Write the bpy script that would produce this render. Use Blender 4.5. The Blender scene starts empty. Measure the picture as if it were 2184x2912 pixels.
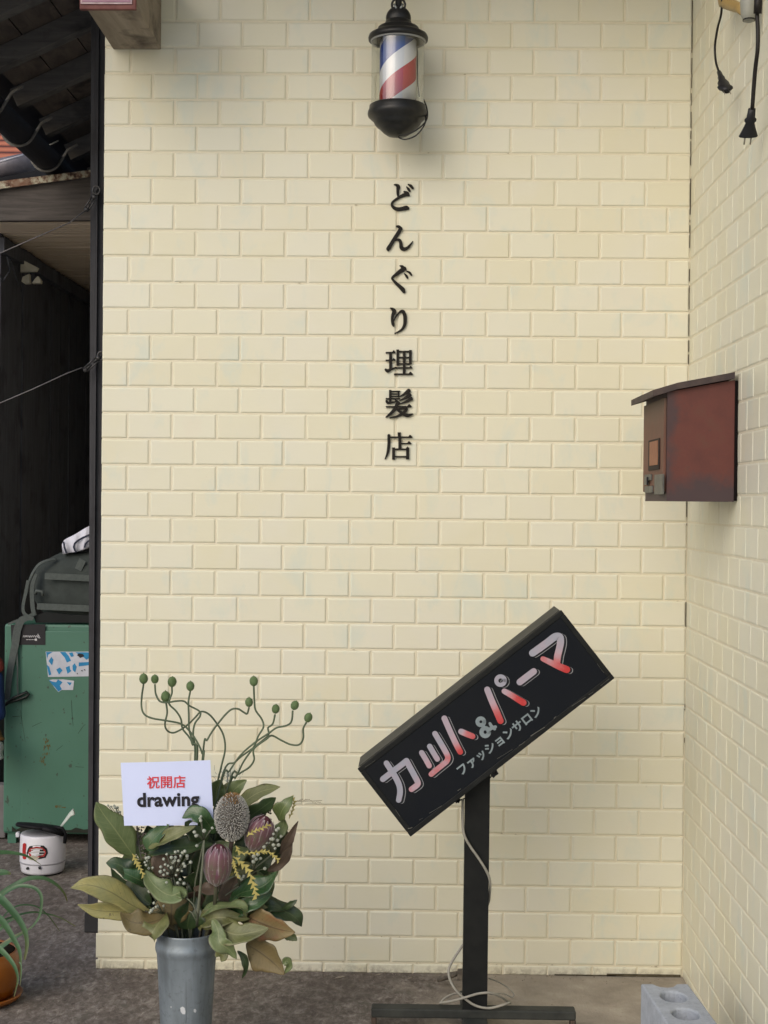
import bpy, bmesh, math, random
from mathutils import Vector, Matrix
random.seed(7)
R = math.radians
S = bpy.context.scene
COL = S.collection

# ------------------------------------------------------------------ camera, sky, sun, exposure
F_PX = 4373.74                      # focal length in photograph pixels (photo is 2184 x 2912)
CAM = Vector((0.7383, -3.9788, 1.2228))
YAW, PITCH, ROLL = R(-1.01827), R(-0.40032), R(0.54137)
_f = Vector((math.sin(YAW)*math.cos(PITCH), math.cos(YAW)*math.cos(PITCH), math.sin(PITCH)))
_r = Vector((math.cos(YAW), -math.sin(YAW), 0))
_u = _r.cross(_f)
RIGHT = _r*math.cos(ROLL) + _u*math.sin(ROLL)
UP = -_r*math.sin(ROLL) + _u*math.cos(ROLL)
FWD = _f
cd = bpy.data.cameras.new('camera')
cam = bpy.data.objects.new('camera', cd); COL.objects.link(cam)
cd.sensor_fit = 'HORIZONTAL'; cd.sensor_width = 36.0; cd.lens = 36.0*F_PX/2184
cd.clip_start = 0.05; cd.clip_end = 500
M = Matrix((RIGHT, UP, -FWD)).transposed().to_4x4(); M.translation = CAM
cam.matrix_world = M
S.camera = cam

SUN_EL, SUN_AZ = 33.0, 212.0        # azimuth measured clockwise from +Y: the light comes over the viewer's left shoulder
w = bpy.data.worlds.new('World'); S.world = w; w.use_nodes = True
nt = w.node_tree; bg = nt.nodes['Background']
sky = nt.nodes.new('ShaderNodeTexSky'); sky.sky_type = 'NISHITA'; sky.sun_disc = False
sky.sun_elevation = R(SUN_EL); sky.sun_rotation = R(SUN_AZ)
sky.air_density = 1.0; sky.dust_density = 2.5; sky.ozone_density = 1.2
nt.links.new(sky.outputs[0], bg.inputs[0]); bg.inputs[1].default_value = 0.11
sl = bpy.data.lights.new('sun', 'SUN'); sl.energy = 0.55; sl.angle = R(50); sl.color = (1.0, 0.97, 0.92)
sun = bpy.data.objects.new('sun', sl); COL.objects.link(sun)
sd = Vector((math.sin(R(SUN_AZ))*math.cos(R(SUN_EL)), math.cos(R(SUN_AZ))*math.cos(R(SUN_EL)), math.sin(R(SUN_EL))))
sun.rotation_euler = sd.to_track_quat('Z', 'Y').to_euler()
sun.location = (-2, -6, 6)
S.view_settings.view_transform = 'Standard'; S.view_settings.look = 'None'
S.view_settings.gamma = 1.0; S.view_settings.use_curve_mapping = False
S.view_settings.exposure = 0.50
S.render.engine = 'CYCLES'
S.cycles.max_bounces = 8; S.cycles.transparent_max_bounces = 12
S.cycles.use_denoising = True

# ------------------------------------------------------------------ photograph pixel -> world point on a real plane
def ray(px, py):
    return (RIGHT*((px-1092)/F_PX) - UP*((py-1456)/F_PX) + FWD)
def P(px, py, Y=0.0):
    d = ray(px, py); return CAM + d*((Y-CAM.y)/d.y)
def PX(px, py, X):
    d = ray(px, py); return CAM + d*((X-CAM.x)/d.x)
def PZ(px, py, Z=0.0):
    d = ray(px, py); return CAM + d*((Z-CAM.z)/d.z)
def scale_at(Y):                      # metres per photo pixel at depth Y
    return (Y-CAM.y)/F_PX
def crop(x0, y0, s):
    return lambda x, y: (x0+x*s, y0+y*s)

# ------------------------------------------------------------------ materials
def new_mat(name):
    m = bpy.data.materials.new(name); m.use_nodes = True
    nt = m.node_tree; b = nt.nodes['Principled BSDF']
    return m, nt, b
def N(nt, t, **k):
    n = nt.nodes.new(t)
    for a, v in k.items(): setattr(n, a, v)
    return n
def coords(nt, scale=(1, 1, 1), rot=(0, 0, 0), kind='Object'):
    tc = N(nt, 'ShaderNodeTexCoord'); mp = N(nt, 'ShaderNodeMapping')
    mp.inputs['Scale'].default_value = scale; mp.inputs['Rotation'].default_value = rot
    nt.links.new(tc.outputs[kind], mp.inputs[0]); return mp.outputs[0]
def noise(nt, vec, scale, detail=4, rough=.55, dist=0):
    n = N(nt, 'ShaderNodeTexNoise'); n.inputs['Scale'].default_value = scale
    n.inputs['Detail'].default_value = detail; n.inputs['Roughness'].default_value = rough
    n.inputs['Distortion'].default_value = dist
    nt.links.new(vec, n.inputs['Vector']); return n.outputs['Fac']
def ramp(nt, fac, stops):
    r = N(nt, 'ShaderNodeValToRGB'); cr = r.color_ramp
    while len(cr.elements) > 1: cr.elements.remove(cr.elements[-1])
    cr.elements[0].position = stops[0][0]; cr.elements[0].color = (*stops[0][1], 1)
    for p, c in stops[1:]:
        e = cr.elements.new(p); e.color = (*c, 1)
    nt.links.new(fac, r.inputs[0]); return r.outputs[0]
def mixc(nt, fac, a, b, mode='MIX'):
    m = N(nt, 'ShaderNodeMix', data_type='RGBA', blend_type=mode)
    for sock, v in ((m.inputs[0], fac), (m.inputs[6], a), (m.inputs[7], b)):
        if isinstance(v, (int, float)): sock.default_value = v
        elif isinstance(v, (tuple, list)): sock.default_value = (*v[:3], 1)
        else: nt.links.new(v, sock)
    return m.outputs[2]
def maprange(nt, v, a, b, c=0., d=1.):
    m = N(nt, 'ShaderNodeMapRange'); nt.links.new(v, m.inputs[0])
    for i, x in enumerate((a, b, c, d)): m.inputs[i+1].default_value = x
    return m.outputs[0]
def math_(nt, op, a, b=None):
    m = N(nt, 'ShaderNodeMath', operation=op)
    for i, v in enumerate((a, b)):
        if v is None: continue
        if isinstance(v, (int, float)): m.inputs[i].default_value = v
        else: nt.links.new(v, m.inputs[i])
    return m.outputs[0]
def bump(nt, b, h, strength=.3, dist=.002):
    bp = N(nt, 'ShaderNodeBump'); bp.inputs['Strength'].default_value = strength
    bp.inputs['Distance'].default_value = dist
    nt.links.new(h, bp.inputs['Height']); nt.links.new(bp.outputs[0], b.inputs['Normal'])
def pm(name, c1, c2=None, rough=.6, scale=20, bmp=.15, bscale=None, metal=0., spec=.3, stretch=(1, 1, 1), dist=.001, lo=.35, hi=.65, bdist=0):
    """a plain surface: two tones mixed by noise, fine bump"""
    m, nt, b = new_mat(name)
    v = coords(nt, stretch)
    n = noise(nt, v, scale, 6, .6, bdist)
    c2 = c2 or tuple(x*.75 for x in c1)
    nt.links.new(ramp(nt, n, [(lo, c1), (hi, c2)]), b.inputs['Base Color'])
    b.inputs['Roughness'].default_value = rough; b.inputs['Metallic'].default_value = metal
    b.inputs['Specular IOR Level'].default_value = spec
    if bmp: bump(nt, b, noise(nt, v, bscale or scale*4, 5), bmp, dist)
    return m

# ------------------------------------------------------------------ mesh builder
def crm(pts, n=8):
    """Catmull-Rom through a list of tuples (any dimension)"""
    if len(pts) < 3: 
        a, b = pts[0], pts[-1]
        return [tuple(x+(y-x)*i/n for x, y in zip(a, b)) for i in range(n+1)]
    out = []
    q = [tuple(2*a-b for a, b in zip(pts[0], pts[1]))]+[tuple(p) for p in pts]+[tuple(2*a-b for a, b in zip(pts[-1], pts[-2]))]
    for i in range(1, len(q)-2):
        p0, p1, p2, p3 = q[i-1:i+3]
        for k in range(n):
            t = k/n
            out.append(tuple(.5*(2*b+(c-a)*t+(2*a-5*b+4*c-d)*t*t+(3*b-a-3*c+d)*t**3) for a, b, c, d in zip(p0, p1, p2, p3)))
    out.append(tuple(pts[-1])); return out

class MB:
    def __init__(s): s.v = []; s.f = []; s.uv = {}; s.fc = {}; s.sm = set()
    def add(s, vs, fs, col=None, smooth=False, uvs=None):
        o = len(s.v); s.v += [Vector(x) for x in vs]
        for f in fs:
            s.f.append(tuple(o+i for i in f))
            k = len(s.f)-1
            if col is not None: s.fc[k] = col if not isinstance(col, list) else [col[i] for i in f]
            if smooth: s.sm.add(k)
            if uvs: s.uv[k] = [uvs[i] for i in f]
        return o
    def box(s, c, d, rot=None, bev=0.0, col=None):
        """box centred at c, full size d, optional 3x3 rotation, chamfered edges"""
        x, y, z = (a/2 for a in d)
        rot = rot or Matrix.Identity(3); c = Vector(c)
        if bev <= 0:
            vs = [c+rot@Vector((sx*x, sy*y, sz*z)) for sx in (-1, 1) for sy in (-1, 1) for sz in (-1, 1)]
            s.add(vs, [(0, 1, 3, 2), (4, 6, 7, 5), (0, 4, 5, 1), (2, 3, 7, 6), (0, 2, 6, 4), (1, 5, 7, 3)], col); return s
        bm = bmesh.new(); bmesh.ops.create_cube(bm, size=1)
        for v in bm.verts: v.co = Vector((v.co.x*d[0], v.co.y*d[1], v.co.z*d[2]))
        bmesh.ops.bevel(bm, geom=bm.edges[:], offset=bev, segments=2, profile=.5, affect='EDGES')
        bm.verts.index_update()
        s.add([c+rot@v.co for v in bm.verts], [[v.index for v in f.verts] for f in bm.faces], col)
        bm.free(); return s
    def hexa(s, p, col=None):
        """8 points: 0-3 one face loop, 4-7 the opposite one"""
        s.add(p, [(0, 3, 2, 1), (4, 5, 6, 7), (0, 1, 5, 4), (1, 2, 6, 5), (2, 3, 7, 6), (3, 0, 4, 7)], col); return s
    def tube(s, pts, r, n=8, col=None, smooth=True, cap=True, flat=1.0):
        pts = [Vector(p) for p in pts]
        rr = r if isinstance(r, (list, tuple)) else [r]*len(pts)
        vs = []; fs = []; up = None
        for i, p in enumerate(pts):
            t = (pts[min(i+1, len(pts)-1)]-pts[max(i-1, 0)])
            t = t.normalized() if t.length > 1e-9 else Vector((0, 0, 1))
            if up is None: up = t.orthogonal().normalized()
            up = (up - t*up.dot(t)); up = up.normalized() if up.length > 1e-6 else t.orthogonal().normalized()
            sd = t.cross(up)
            for k in range(n):
                a = 2*math.pi*k/n
                vs.append(p+(up*math.cos(a)*flat+sd*math.sin(a))*rr[i])
        for i in range(len(pts)-1):
            for k in range(n):
                a, b = i*n+k, i*n+(k+1) % n
                fs.append((a, b, b+n, a+n))
        if cap: fs += [tuple(reversed(range(n))), tuple(range((len(pts)-1)*n, len(pts)*n))]
        s.add(vs, fs, col, smooth); return s
    def lathe(s, prof, c, n=40, axis=None, col=None, smooth=True, closed=False):
        """profile [(r,z)...] revolved about axis through c"""
        c = Vector(c); rot = Matrix.Identity(3) if axis is None else Vector((0, 0, 1)).rotation_difference(Vector(axis)).to_matrix()
        vs = [c+rot@Vector((r*math.cos(2*math.pi*k/n), r*math.sin(2*math.pi*k/n), z)) for r, z in prof for k in range(n)]
        fs = []
        for i in range(len(prof)-1+(1 if closed else 0)):
            j = (i+1) % len(prof)
            for k in range(n):
                fs.append((i*n+k, i*n+(k+1) % n, j*n+(k+1) % n, j*n+k))
        if not closed:
            if prof[0][0] > 1e-5: fs.append(tuple(reversed(range(n))))
            if prof[-1][0] > 1e-5: fs.append(tuple(range((len(prof)-1)*n, len(prof)*n)))
        s.add(vs, fs, col, smooth); return s
    def ball(s, c, r, n=10, m=7, rot=None, col=None, sc=(1, 1, 1)):
        c = Vector(c); rot = rot or Matrix.Identity(3)
        vs = []; fs = []
        for i in range(m+1):
            t = math.pi*i/m
            for k in range(n):
                a = 2*math.pi*k/n
                vs.append(c+rot@Vector((r*sc[0]*math.sin(t)*math.cos(a), r*sc[1]*math.sin(t)*math.sin(a), r*sc[2]*math.cos(t))))
        for i in range(m):
            for k in range(n):
                fs.append((i*n+k, (i+1)*n+k, (i+1)*n+(k+1) % n, i*n+(k+1) % n))
        s.add(vs, fs, col, True); return s
    def stroke(s, pts, to3, thick, sub=6, col=None, straight=False, cap=True):
        """brush stroke: pts (x,y,width[,c]) in drawing units; to3(x,y,h) maps drawing point + height off the surface to 3-D"""
        q = [tuple(p) for p in pts] if straight else crm(pts, sub)
        L = []; Rr = []
        out = []
        for i, p in enumerate(q):
            a, b = q[max(i-1, 0)], q[min(i+1, len(q)-1)]
            tx, ty = b[0]-a[0], b[1]-a[1]; l = math.hypot(tx, ty) or 1
            nx, ny = -ty/l, tx/l; h = p[2]/2
            L.append((p[0]+nx*h, p[1]+ny*h)); Rr.append((p[0]-nx*h, p[1]-ny*h))
        return s._stroke(q, L, Rr, to3, thick, col, cap)
    def _stroke(s, q, L, Rr, to3, thick, col, cap):
        n = len(q); vs = []; cs = []
        ring = list(L); cr = [p[3] if len(p) > 3 else 0 for p in q]
        ringc = list(cr)
        if cap:                                           # round end
            ex, ey = q[-1][0], q[-1][1]; px, py = q[-2][0], q[-2][1]
            a0 = math.atan2(L[-1][1]-ey, L[-1][0]-ex); h = q[-1][2]/2
            sgn = 1 if math.cos(a0)*(ey-py)-math.sin(a0)*(ex-px) > 0 else -1
            for k in range(1, 6):
                a = a0+sgn*math.pi*k/6; ring.append((ex+h*math.cos(a), ey+h*math.sin(a))); ringc.append(cr[-1])
        ring += list(reversed(Rr)); ringc += list(reversed(cr))
        if cap:
            ex, ey = q[0][0], q[0][1]; px, py = q[1][0], q[1][1]
            a0 = math.atan2(Rr[0][1]-ey, Rr[0][0]-ex); h = q[0][2]/2
            sgn = 1 if math.cos(a0)*(ey-py)-math.sin(a0)*(ex-px) > 0 else -1
            for k in range(1, 6):
                a = a0+sgn*math.pi*k/6; ring.append((ex+h*math.cos(a), ey+h*math.sin(a))); ringc.append(cr[0])
        m = len(ring)
        top = [to3(x, y, thick) for x, y in ring]; bot = [to3(x, y, 0) for x, y in ring]
        ctr = [to3(p[0], p[1], thick) for p in q]
        vs = top+bot+ctr; cc = ringc+ringc+cr
        fs = []
        for i in range(n-1):
            l0, l1 = i, i+1
            ro = n+(5 if cap else 0)
            r0, r1 = ro+n-1-i, ro+n-2-i
            c0, c1 = 2*m+i, 2*m+i+1
            fs += [(l0, l1, c1, c0), (c0, c1, r1, r0)]
        if cap:
            e = [n-1]+[n+k for k in range(5)]+[n+5]
            fs += [(2*m+n-1, e[k], e[k+1]) for k in range(6)]
            b = [n+5+n-1]+[2*n+5+k for k in range(5)]+[0]
            fs += [(2*m, b[k], b[k+1]) for k in range(6)]
        for i in range(m):
            j = (i+1) % m; fs.append((i, m+i, m+j, j))
        s.add(vs, fs, cc if len(q[0]) > 3 else col); return s
    def poly(s, ring, to3, thick, col=None):
        m = len(ring)
        vs = [to3(x, y, thick) for x, y in ring]+[to3(x, y, 0) for x, y in ring]
        s.add(vs, [tuple(range(m))]+[(i, m+i, m+(i+1) % m, (i+1) % m) for i in range(m)], col); return s
    def build(s, name, mat, parent=None, org=None, smooth=None):
        o_ = Vector(org) if org is not None else (parent.matrix_world.translation.copy() if parent else Vector())
        if parent and org is None: o_ = wloc(parent)
        me = bpy.data.meshes.new(name)
        me.from_pydata([v-o_ for v in s.v], [], s.f)
        mats = mat if isinstance(mat, (list, tuple)) else [mat]
        for m in mats: me.materials.append(m)
        if s.fc:
            ca = me.color_attributes.new('tint', 'FLOAT_COLOR', 'CORNER')
            for p in me.polygons:
                c = s.fc.get(p.index)
                for n_, li in enumerate(p.loop_indices):
                    v = c[n_] if isinstance(c, list) else c
                    if v is None: v = 0
                    ca.data[li].color = (v, v, v, 1) if isinstance(v, (int, float)) else (*v, 1)
        if s.uv:
            ul = me.uv_layers.new(name='UVMap')
            for p in me.polygons:
                u = s.uv.get(p.index)
                if u:
                    for n_, li in enumerate(p.loop_indices): ul.data[li].uv = u[n_]
        for p in me.polygons:
            p.use_smooth = (p.index in s.sm) if smooth is None else smooth
        me.validate()
        bm = bmesh.new(); bm.from_mesh(me); bmesh.ops.recalc_face_normals(bm, faces=bm.faces); bm.to_mesh(me); bm.free()
        me.update()
        ob = bpy.data.objects.new(name, me); COL.objects.link(ob)
        if parent:
            ob.parent = parent; ob.location = o_-wloc(parent)
        else: ob.location = o_
        return ob
def wloc(o):
    l = Vector(o.location)
    while o.parent: o = o.parent; l += Vector(o.location)
    return l
def tag(o, label=None, cat=None, group=None, kind='thing'):
    if label: o['label'] = label
    if cat: o['category'] = cat
    if group: o['group'] = group
    if kind: o['kind'] = kind
    return o
def thing(name, loc, label, cat, group=None):
    o = bpy.data.objects.new(name, None); COL.objects.link(o); o.location = loc
    o.empty_display_size = .05
    return tag(o, label, cat, group)
def flat3(Y):
    """photo pixels on the vertical plane y = Y, lifted h metres towards the viewer"""
    return lambda x, y, h: P(x, y, Y)+Vector((0, -h, 0))
def inv(fn, cr):
    return lambda x, y, h: fn(*cr(x, y), h)
def text_mesh(body, name, mat, parent, origin, ux, uy, size, bold=0.0, spacing=1.0, lift=.0006):
    """lettering in the built-in font laid on a plane with axes ux, uy"""
    cu = bpy.data.curves.new(name, 'FONT'); cu.body = body; cu.size = 1.0; cu.align_x = 'CENTER'; cu.align_y = 'CENTER'
    cu.offset = bold; cu.space_character = spacing; cu.extrude = 0.0; cu.resolution_u = 6
    ob = bpy.data.objects.new(name, cu); COL.objects.link(ob)
    dg = bpy.context.evaluated_depsgraph_get()
    me = bpy.data.meshes.new_from_object(ob.evaluated_get(dg))
    bpy.data.objects.remove(ob); bpy.data.curves.remove(cu)
    ux, uy = Vector(ux).normalized(), Vector(uy).normalized(); nz = ux.cross(uy)
    o_ = Vector(origin); pl = wloc(parent)
    for v in me.vertices: v.co = o_+ux*v.co.x*size+uy*v.co.y*size+nz*lift-pl
    me.materials.clear(); me.materials.append(mat)
    r = bpy.data.objects.new(name, me); COL.objects.link(r); r.parent = parent
    return r

# ================================================================== THE SETTING
TA, TB, Z0 = 0.116, 0.116*0.58292, 2.1235      # tile pitch, course height, height of course line 0
W = 1.45                                       # inside corner of the two tiled walls
XL = -0.067                                    # left end of the back wall
def zr(k): return Z0-k*TB

# ---- ground: rough brown concrete, smoother and paler towards the side wall
m, nt, b = new_mat('rough_concrete')
v = coords(nt)
vs = coords(nt, (1.0, .55, 1), (0, 0, R(-12)))
n1 = noise(nt, vs, 40, 8, .74, .6); n2 = noise(nt, v, 5, 5, .6, .5); n3 = noise(nt, coords(nt, (1, .5, 1)), 80, 5, .68); n4 = noise(nt, v, 15, 5, .65, .4)
dark = ramp(nt, n1, [(.34, (.095, .079, .068)), (.48, (.155, .131, .114)), (.57, (.225, .197, .174)), (.68, (.38, .345, .312))])
dark = mixc(nt, maprange(nt, n3, .54, .68, 0, .75), dark, (.30, .275, .25))
dark = mixc(nt, maprange(nt, n3, .46, .34, 0, .6), dark, (.055, .045, .038))
dark = mixc(nt, maprange(nt, n4, .52, .66, 0, .45), dark, (.105, .102, .080))
dark = mixc(nt, maprange(nt, n2, .45, .62, 0, .45), dark, (.080, .062, .052))
pale = ramp(nt, noise(nt, v, 9, 8, .65, .3), [(.3, (.255, .225, .185)), (.55, (.345, .305, .25)), (.75, (.44, .395, .335))])
pale = mixc(nt, maprange(nt, n3, .60, .75, 0, .45), pale, (.19, .16, .13))
sx = N(nt, 'ShaderNodeSeparateXYZ'); tc = N(nt, 'ShaderNodeTexCoord'); nt.links.new(tc.outputs['Object'], sx.inputs[0])
edge = math_(nt, 'ADD', sx.outputs[0], math_(nt, 'MULTIPLY', math_(nt, 'SUBTRACT', noise(nt, v, 6, 6, .65), .5), .75))
yard = ramp(nt, noise(nt, v, 3, 6, .6), [(.3, (.55, .53, .49)), (.7, (.64, .62, .57))])          # unseen ground out front, made pale to bounce light up the wall
far = maprange(nt, math_(nt, 'ADD', sx.outputs[1], math_(nt, 'MULTIPLY', n2, .2)), -.95, -1.15)
nt.links.new(mixc(nt, far, mixc(nt, maprange(nt, edge, .72, .98), dark, pale), yard), b.inputs['Base Color'])
b.inputs['Roughness'].default_value = .88; b.inputs['Specular IOR Level'].default_value = .3
bump(nt, b, math_(nt, 'ADD', n1, n3), .6, .005)
M_GROUND = m
g = MB()
NX, NY = 60, 60
g.add([(-30, -40, 0), (30, -40, 0), (30, 20, 0), (-30, 20, 0)], [(0, 1, 2, 3)])
tag(g.build('ground', M_GROUND), 'rough brown concrete yard floor', None, kind='structure')

mb = MB(); rn = random.Random(21)
for i in range(420):
    if rn.random() < .6: x, y = rn.uniform(-.3, 1.42), -abs(rn.gauss(.004, .035))
    else: x, y = rn.uniform(-.7, 1.4), rn.uniform(-.75, .9)
    if y > 0 and x > -.12: continue
    r_ = rn.uniform(.0006, .0022)*(1.5 if rn.random() < .06 else 1)
    mb.ball((x, y-.002, r_*.5), r_, 5, 4, sc=(1, rn.uniform(.6, 1.3), .6), rot=Matrix.Rotation(rn.uniform(0, 3), 3, 'Z'))
for i in range(14):
    x, y = rn.uniform(-.6, 1.0), rn.uniform(-.55, .35)
    if y > -.02 and x > -.12: y = -.05
    a_ = rn.uniform(0, 3); L = rn.uniform(.008, .02); d_ = Vector((math.cos(a_), math.sin(a_), 0))*L; s__ = Vector((-d_.y, d_.x, 0))*.28
    mb.add([Vector((x, y, .002))-d_, Vector((x, y, .004))+s__, Vector((x, y, .003))+d_, Vector((x, y, .0025))-s__], [(0, 1, 2, 3)])
tag(mb.build('grit', pm('grit_and_leaf_litter', (.16, .125, .09), (.34, .30, .25), .95, 30, .2)), 'grit and leaf litter scattered on the concrete', None, kind='stuff')

# ---- painted tile
m, nt, b = new_mat('cream_painted_tile')
v = coords(nt)
at = N(nt, 'ShaderNodeAttribute', attribute_name='tint')
n1 = noise(nt, v, 3.2, 4, .6, .3); n2 = noise(nt, v, 9, 5, .6); n3 = noise(nt, coords(nt, (1, 1, 3)), 38, 3, .5)
c = mixc(nt, at.outputs['Fac'], (.680, .645, .478), (.700, .682, .545))
c = mixc(nt, maprange(nt, n1, .44, .68, 0, .75), c, (.685, .665, .555))       # thin greyish coats of paint
c = mixc(nt, maprange(nt, noise(nt, coords(nt, (1.7, 1.7, 1)), 5.5, 5, .62, .4), .54, .68, 0, .55), c, (.575, .625, .545))
c = mixc(nt, maprange(nt, n2, .60, .74, 0, .30), c, (.70, .62, .50))
c = mixc(nt, maprange(nt, noise(nt, v, 70, 3, .6), .70, .80, 0, .35), c, (.45, .40, .29))
sz = N(nt, 'ShaderNodeSeparateXYZ'); tcz = N(nt, 'ShaderNodeTexCoord'); nt.links.new(tcz.outputs['Object'], sz.inputs[0])
foot = math_(nt, 'MULTIPLY', maprange(nt, math_(nt, 'ADD', sz.outputs[2], math_(nt, 'MULTIPLY', noise(nt, v, 24, 6, .7), .055)), .052, .022), maprange(nt, noise(nt, v, 55, 5, .7), .42, .58))
c = mixc(nt, math_(nt, 'MULTIPLY', foot, .7), c, (.20, .165, .12))          # splash dirt along the foot of the wall
nt.links.new(c, b.inputs['Base Color'])
b.inputs['Roughness'].default_value = .42
b.inputs['Specular IOR Level'].default_value = .4
bump(nt, b, math_(nt, 'ADD', n3, math_(nt, 'MULTIPLY', noise(nt, v, 160, 3, .6), .35)), .22, .0012)
M_TILE = m
M_GROUT = pm('painted_groove', (.70, .65, .50), (.66, .61, .46), .55, 40, .25, 160, dist=.001)
M_CRACK = pm('open_joint', (.05, .042, .025), (.10, .085, .055), .9, 60, .1)

def tile(mb, c0, ua, ub, un, a0, a1, b0, b1, depth=.0024, jit=1.0):
    """one glazed tile: front face proud of the groove by depth, with a rolled paint-softened edge. a along ua, b along ub, un = outward"""
    r = .0021; j = lambda s: random.uniform(-s, s)*jit
    a0 += j(.0006); a1 += j(.0006); b0 += j(.0005); b1 += j(.0005)
    tl = [j(.00035) for _ in range(4)]
    prof = [(0, -depth), (.0010, -.55*depth), (.0024, -.14*depth), (.0042, 0)]
    vs = []
    for ins, h in prof:
        for q, (a, bb) in enumerate(((a0+ins, b0+ins), (a1-ins, b0+ins), (a1-ins, b1-ins), (a0+ins, b1-ins))):
            vs.append(c0+ua*a+ub*bb+un*(h+(tl[q] if h > -depth else 0)))
    fs = [(12, 13, 14, 15)]
    for l in range(3):
        for q in range(4):
            k = (q+1) % 4; fs.append((l*4+q, l*4+k, (l+1)*4+k, (l+1)*4+q))
    col = min(1, max(0, random.gauss(.5, .28)))
    mb.add(vs, fs, col)
GAP = .0046
def course_joints(lo, hi, first, pitch):
    js = []
    x = first
    while x > lo: x -= pitch
    while x < hi:
        if x > lo: js.append(x)
        x += pitch
    return js
def tiled(mb, c0, ua, un, lo, hi, k0, k1, off_odd, off_even, bottom=True, depth=.0024, jit=1.):
    ub = Vector((0, 0, 1))
    for k in range(k0, k1+1):
        zb, zt = zr(k)+.0012, zr(k-1)-GAP+.0012
        l = lo
        if bottom and k >= 31: l = lo-.0045
        if zb < 0: zb = .0
        if zt-zb < .006: continue
        js = course_joints(l+.012, hi-.012, off_odd if k % 2 else off_even, TA)
        ed = [l]+js+[hi]
        for i in range(len(ed)-1):
            a0 = ed[i]+(GAP/2 if i else 0); a1 = ed[i+1]-(GAP/2 if i < len(ed)-2 else 0.0018)
            if i == 0 and not (k % 2) and lo < 0: a0 = ed[i]+.0
            if a1-a0 < .006: continue
            tile(mb, c0, ua, ub, un, a0, a1, zb, zt, depth, jit)
K0 = -9
mb = MB()
tiled(mb, Vector((0, 0, 0)), Vector((1, 0, 0)), Vector((0, -1, 0)), XL, W, K0, 32, 0.0, TA/2)
wall = thing('tiled_wall', (0, 0, 0), 'broad cream painted tile wall facing the viewer behind the black sign and flowers', 'wall')
mb.build('tile_facing', M_TILE, wall)
mb = MB()
mb.box(((XL+W)/2+.1, .0524, 1.37), (W-XL+.2-.001, .10, 2.78))
mb.build('wall_body', M_GROUT, wall)
mb = MB()                                            # broken open joint in the corner
z = 2.72
for (pa, pb) in ((0, 150), (165, 250), (265, 300), (318, 365), (372, 395), (402, 470), (508, 610), (625, 632), (640, 705), (765, 800), (812, 880), (892, 955), (968, 1000), (1008, 1036), (1425, 1470), (1488, 1494), (1712, 1782), (2003, 2012), (2015, 2020), (2098, 2112)):
    za, zb = P(1950, pa, 0).z, P(1950, pb, 0).z
    mb.box((W-.0014+random.uniform(-.0005, .0003), -.0006, (za+zb)/2), (.0016+random.uniform(-.0005, .0006), .0012, za-zb))
mb.box((W-.10, -.0007, .0035), (.19, .0014, .007)); mb.box((W-.25, -.0007, .002), (.16, .0014, .003))
mb.build('open_joint', M_CRACK, wall)['kind'] = 'stuff'
mb = MB(); rn = random.Random(5)                       # nicks and dirt caught under the lower edges of tiles
for i in range(80):
    k = rn.choice([rn.randint(-4, 31), 31, 30, rn.randint(24, 31)]); x = rn.uniform(XL+.02, W-.02); L = rn.uniform(.001, .006)
    mb.box((x, .0002, zr(k)+rn.uniform(-.0012, .0006)), (L, .0022, rn.uniform(.0005, .0011)), Matrix.Rotation(rn.uniform(-.06, .06), 3, 'Y'))
mb.build('joint_dirt', pm('joint_dirt', (.42, .37, .26), (.28, .24, .17), .9, 60, .1), wall)['kind'] = 'stuff'

mb = MB()
tiled(mb, Vector((W, 0, 0)), Vector((0, -1, 0)), Vector((-1, 0, 0)), .0, 2.1, K0, 32, .1135, .0555, bottom=False, depth=.0014, jit=.6)
side = thing('tiled_wall', (W, 0, 0), 'cream painted tile wall running towards the viewer, with the rusty mailbox on it', 'wall')
mb.build('tile_facing', M_TILE, side)
mb = MB(); mb.box((W+.0014+.05, -1.05+.0005, 1.37), (.10, 2.1-.001, 2.78)); mb.build('wall_body', M_GROUT, side)

# ---- porch eave over the two walls (above the picture, it shades the top of the tiles)
M_SOFFIT = pm('eave_boards', (.20, .16, .12), (.12, .10, .08), .8, 12, .2, stretch=(1, 8, 1))
mb = MB()
for i in range(9): mb.box((.02+.22*i+.02, -.155, 2.84), (.214, .95, .02))
ro = thing('porch_eave', (.9, -.3, 2.8), 'shallow boarded eave above the tiled walls', 'roof')
mb.build('soffit_boards', M_SOFFIT, ro)
mb = MB(); mb.box((.9, -.155, 2.88), (2.0, 1.01, .05)); mb.box((.9, -.66, 2.85), (2.0, .03, .10)); mb.build('roof_sheet', pm('eave_metal', (.10, .09, .085), rough=.6), ro)

# ---- weathered beam with the pink end plate
def wood(name, c1, c2, stretch, scale=10, rough=.8, bmp=.4, dark=(.03, .026, .022), dk=.35):
    m, nt, b = new_mat(name)
    v = coords(nt, stretch)
    n = noise(nt, v, scale, 8, .65, .6)
    c = ramp(nt, n, [(.3, c1), (.7, c2)])
    c = mixc(nt, maprange(nt, noise(nt, coords(nt), 7, 4, .6, .4), .52, .68, 0, dk), c, dark)
    nt.links.new(c, b.inputs['Base Color']); b.inputs['Roughness'].default_value = rough
    b.inputs['Specular IOR Level'].default_value = .3
    bump(nt, b, n, bmp, .002); return m
M_BEAM = wood('weathered_beam_wood', (.20, .165, .125), (.34, .29, .225), (6, .6, 6), 5, dark=(.075, .058, .047), dk=.95)
YB = -.40
a = P(322, 141, 0); c_ = P(458, 141, 0)
bx0, bx1, bz = a.x, c_.x, a.z
beam = thing('timber_beam', ((bx0+bx1)/2, 0, bz), 'weathered timber beam end with pink plate, jutting from the wall top', 'beam')
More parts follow.
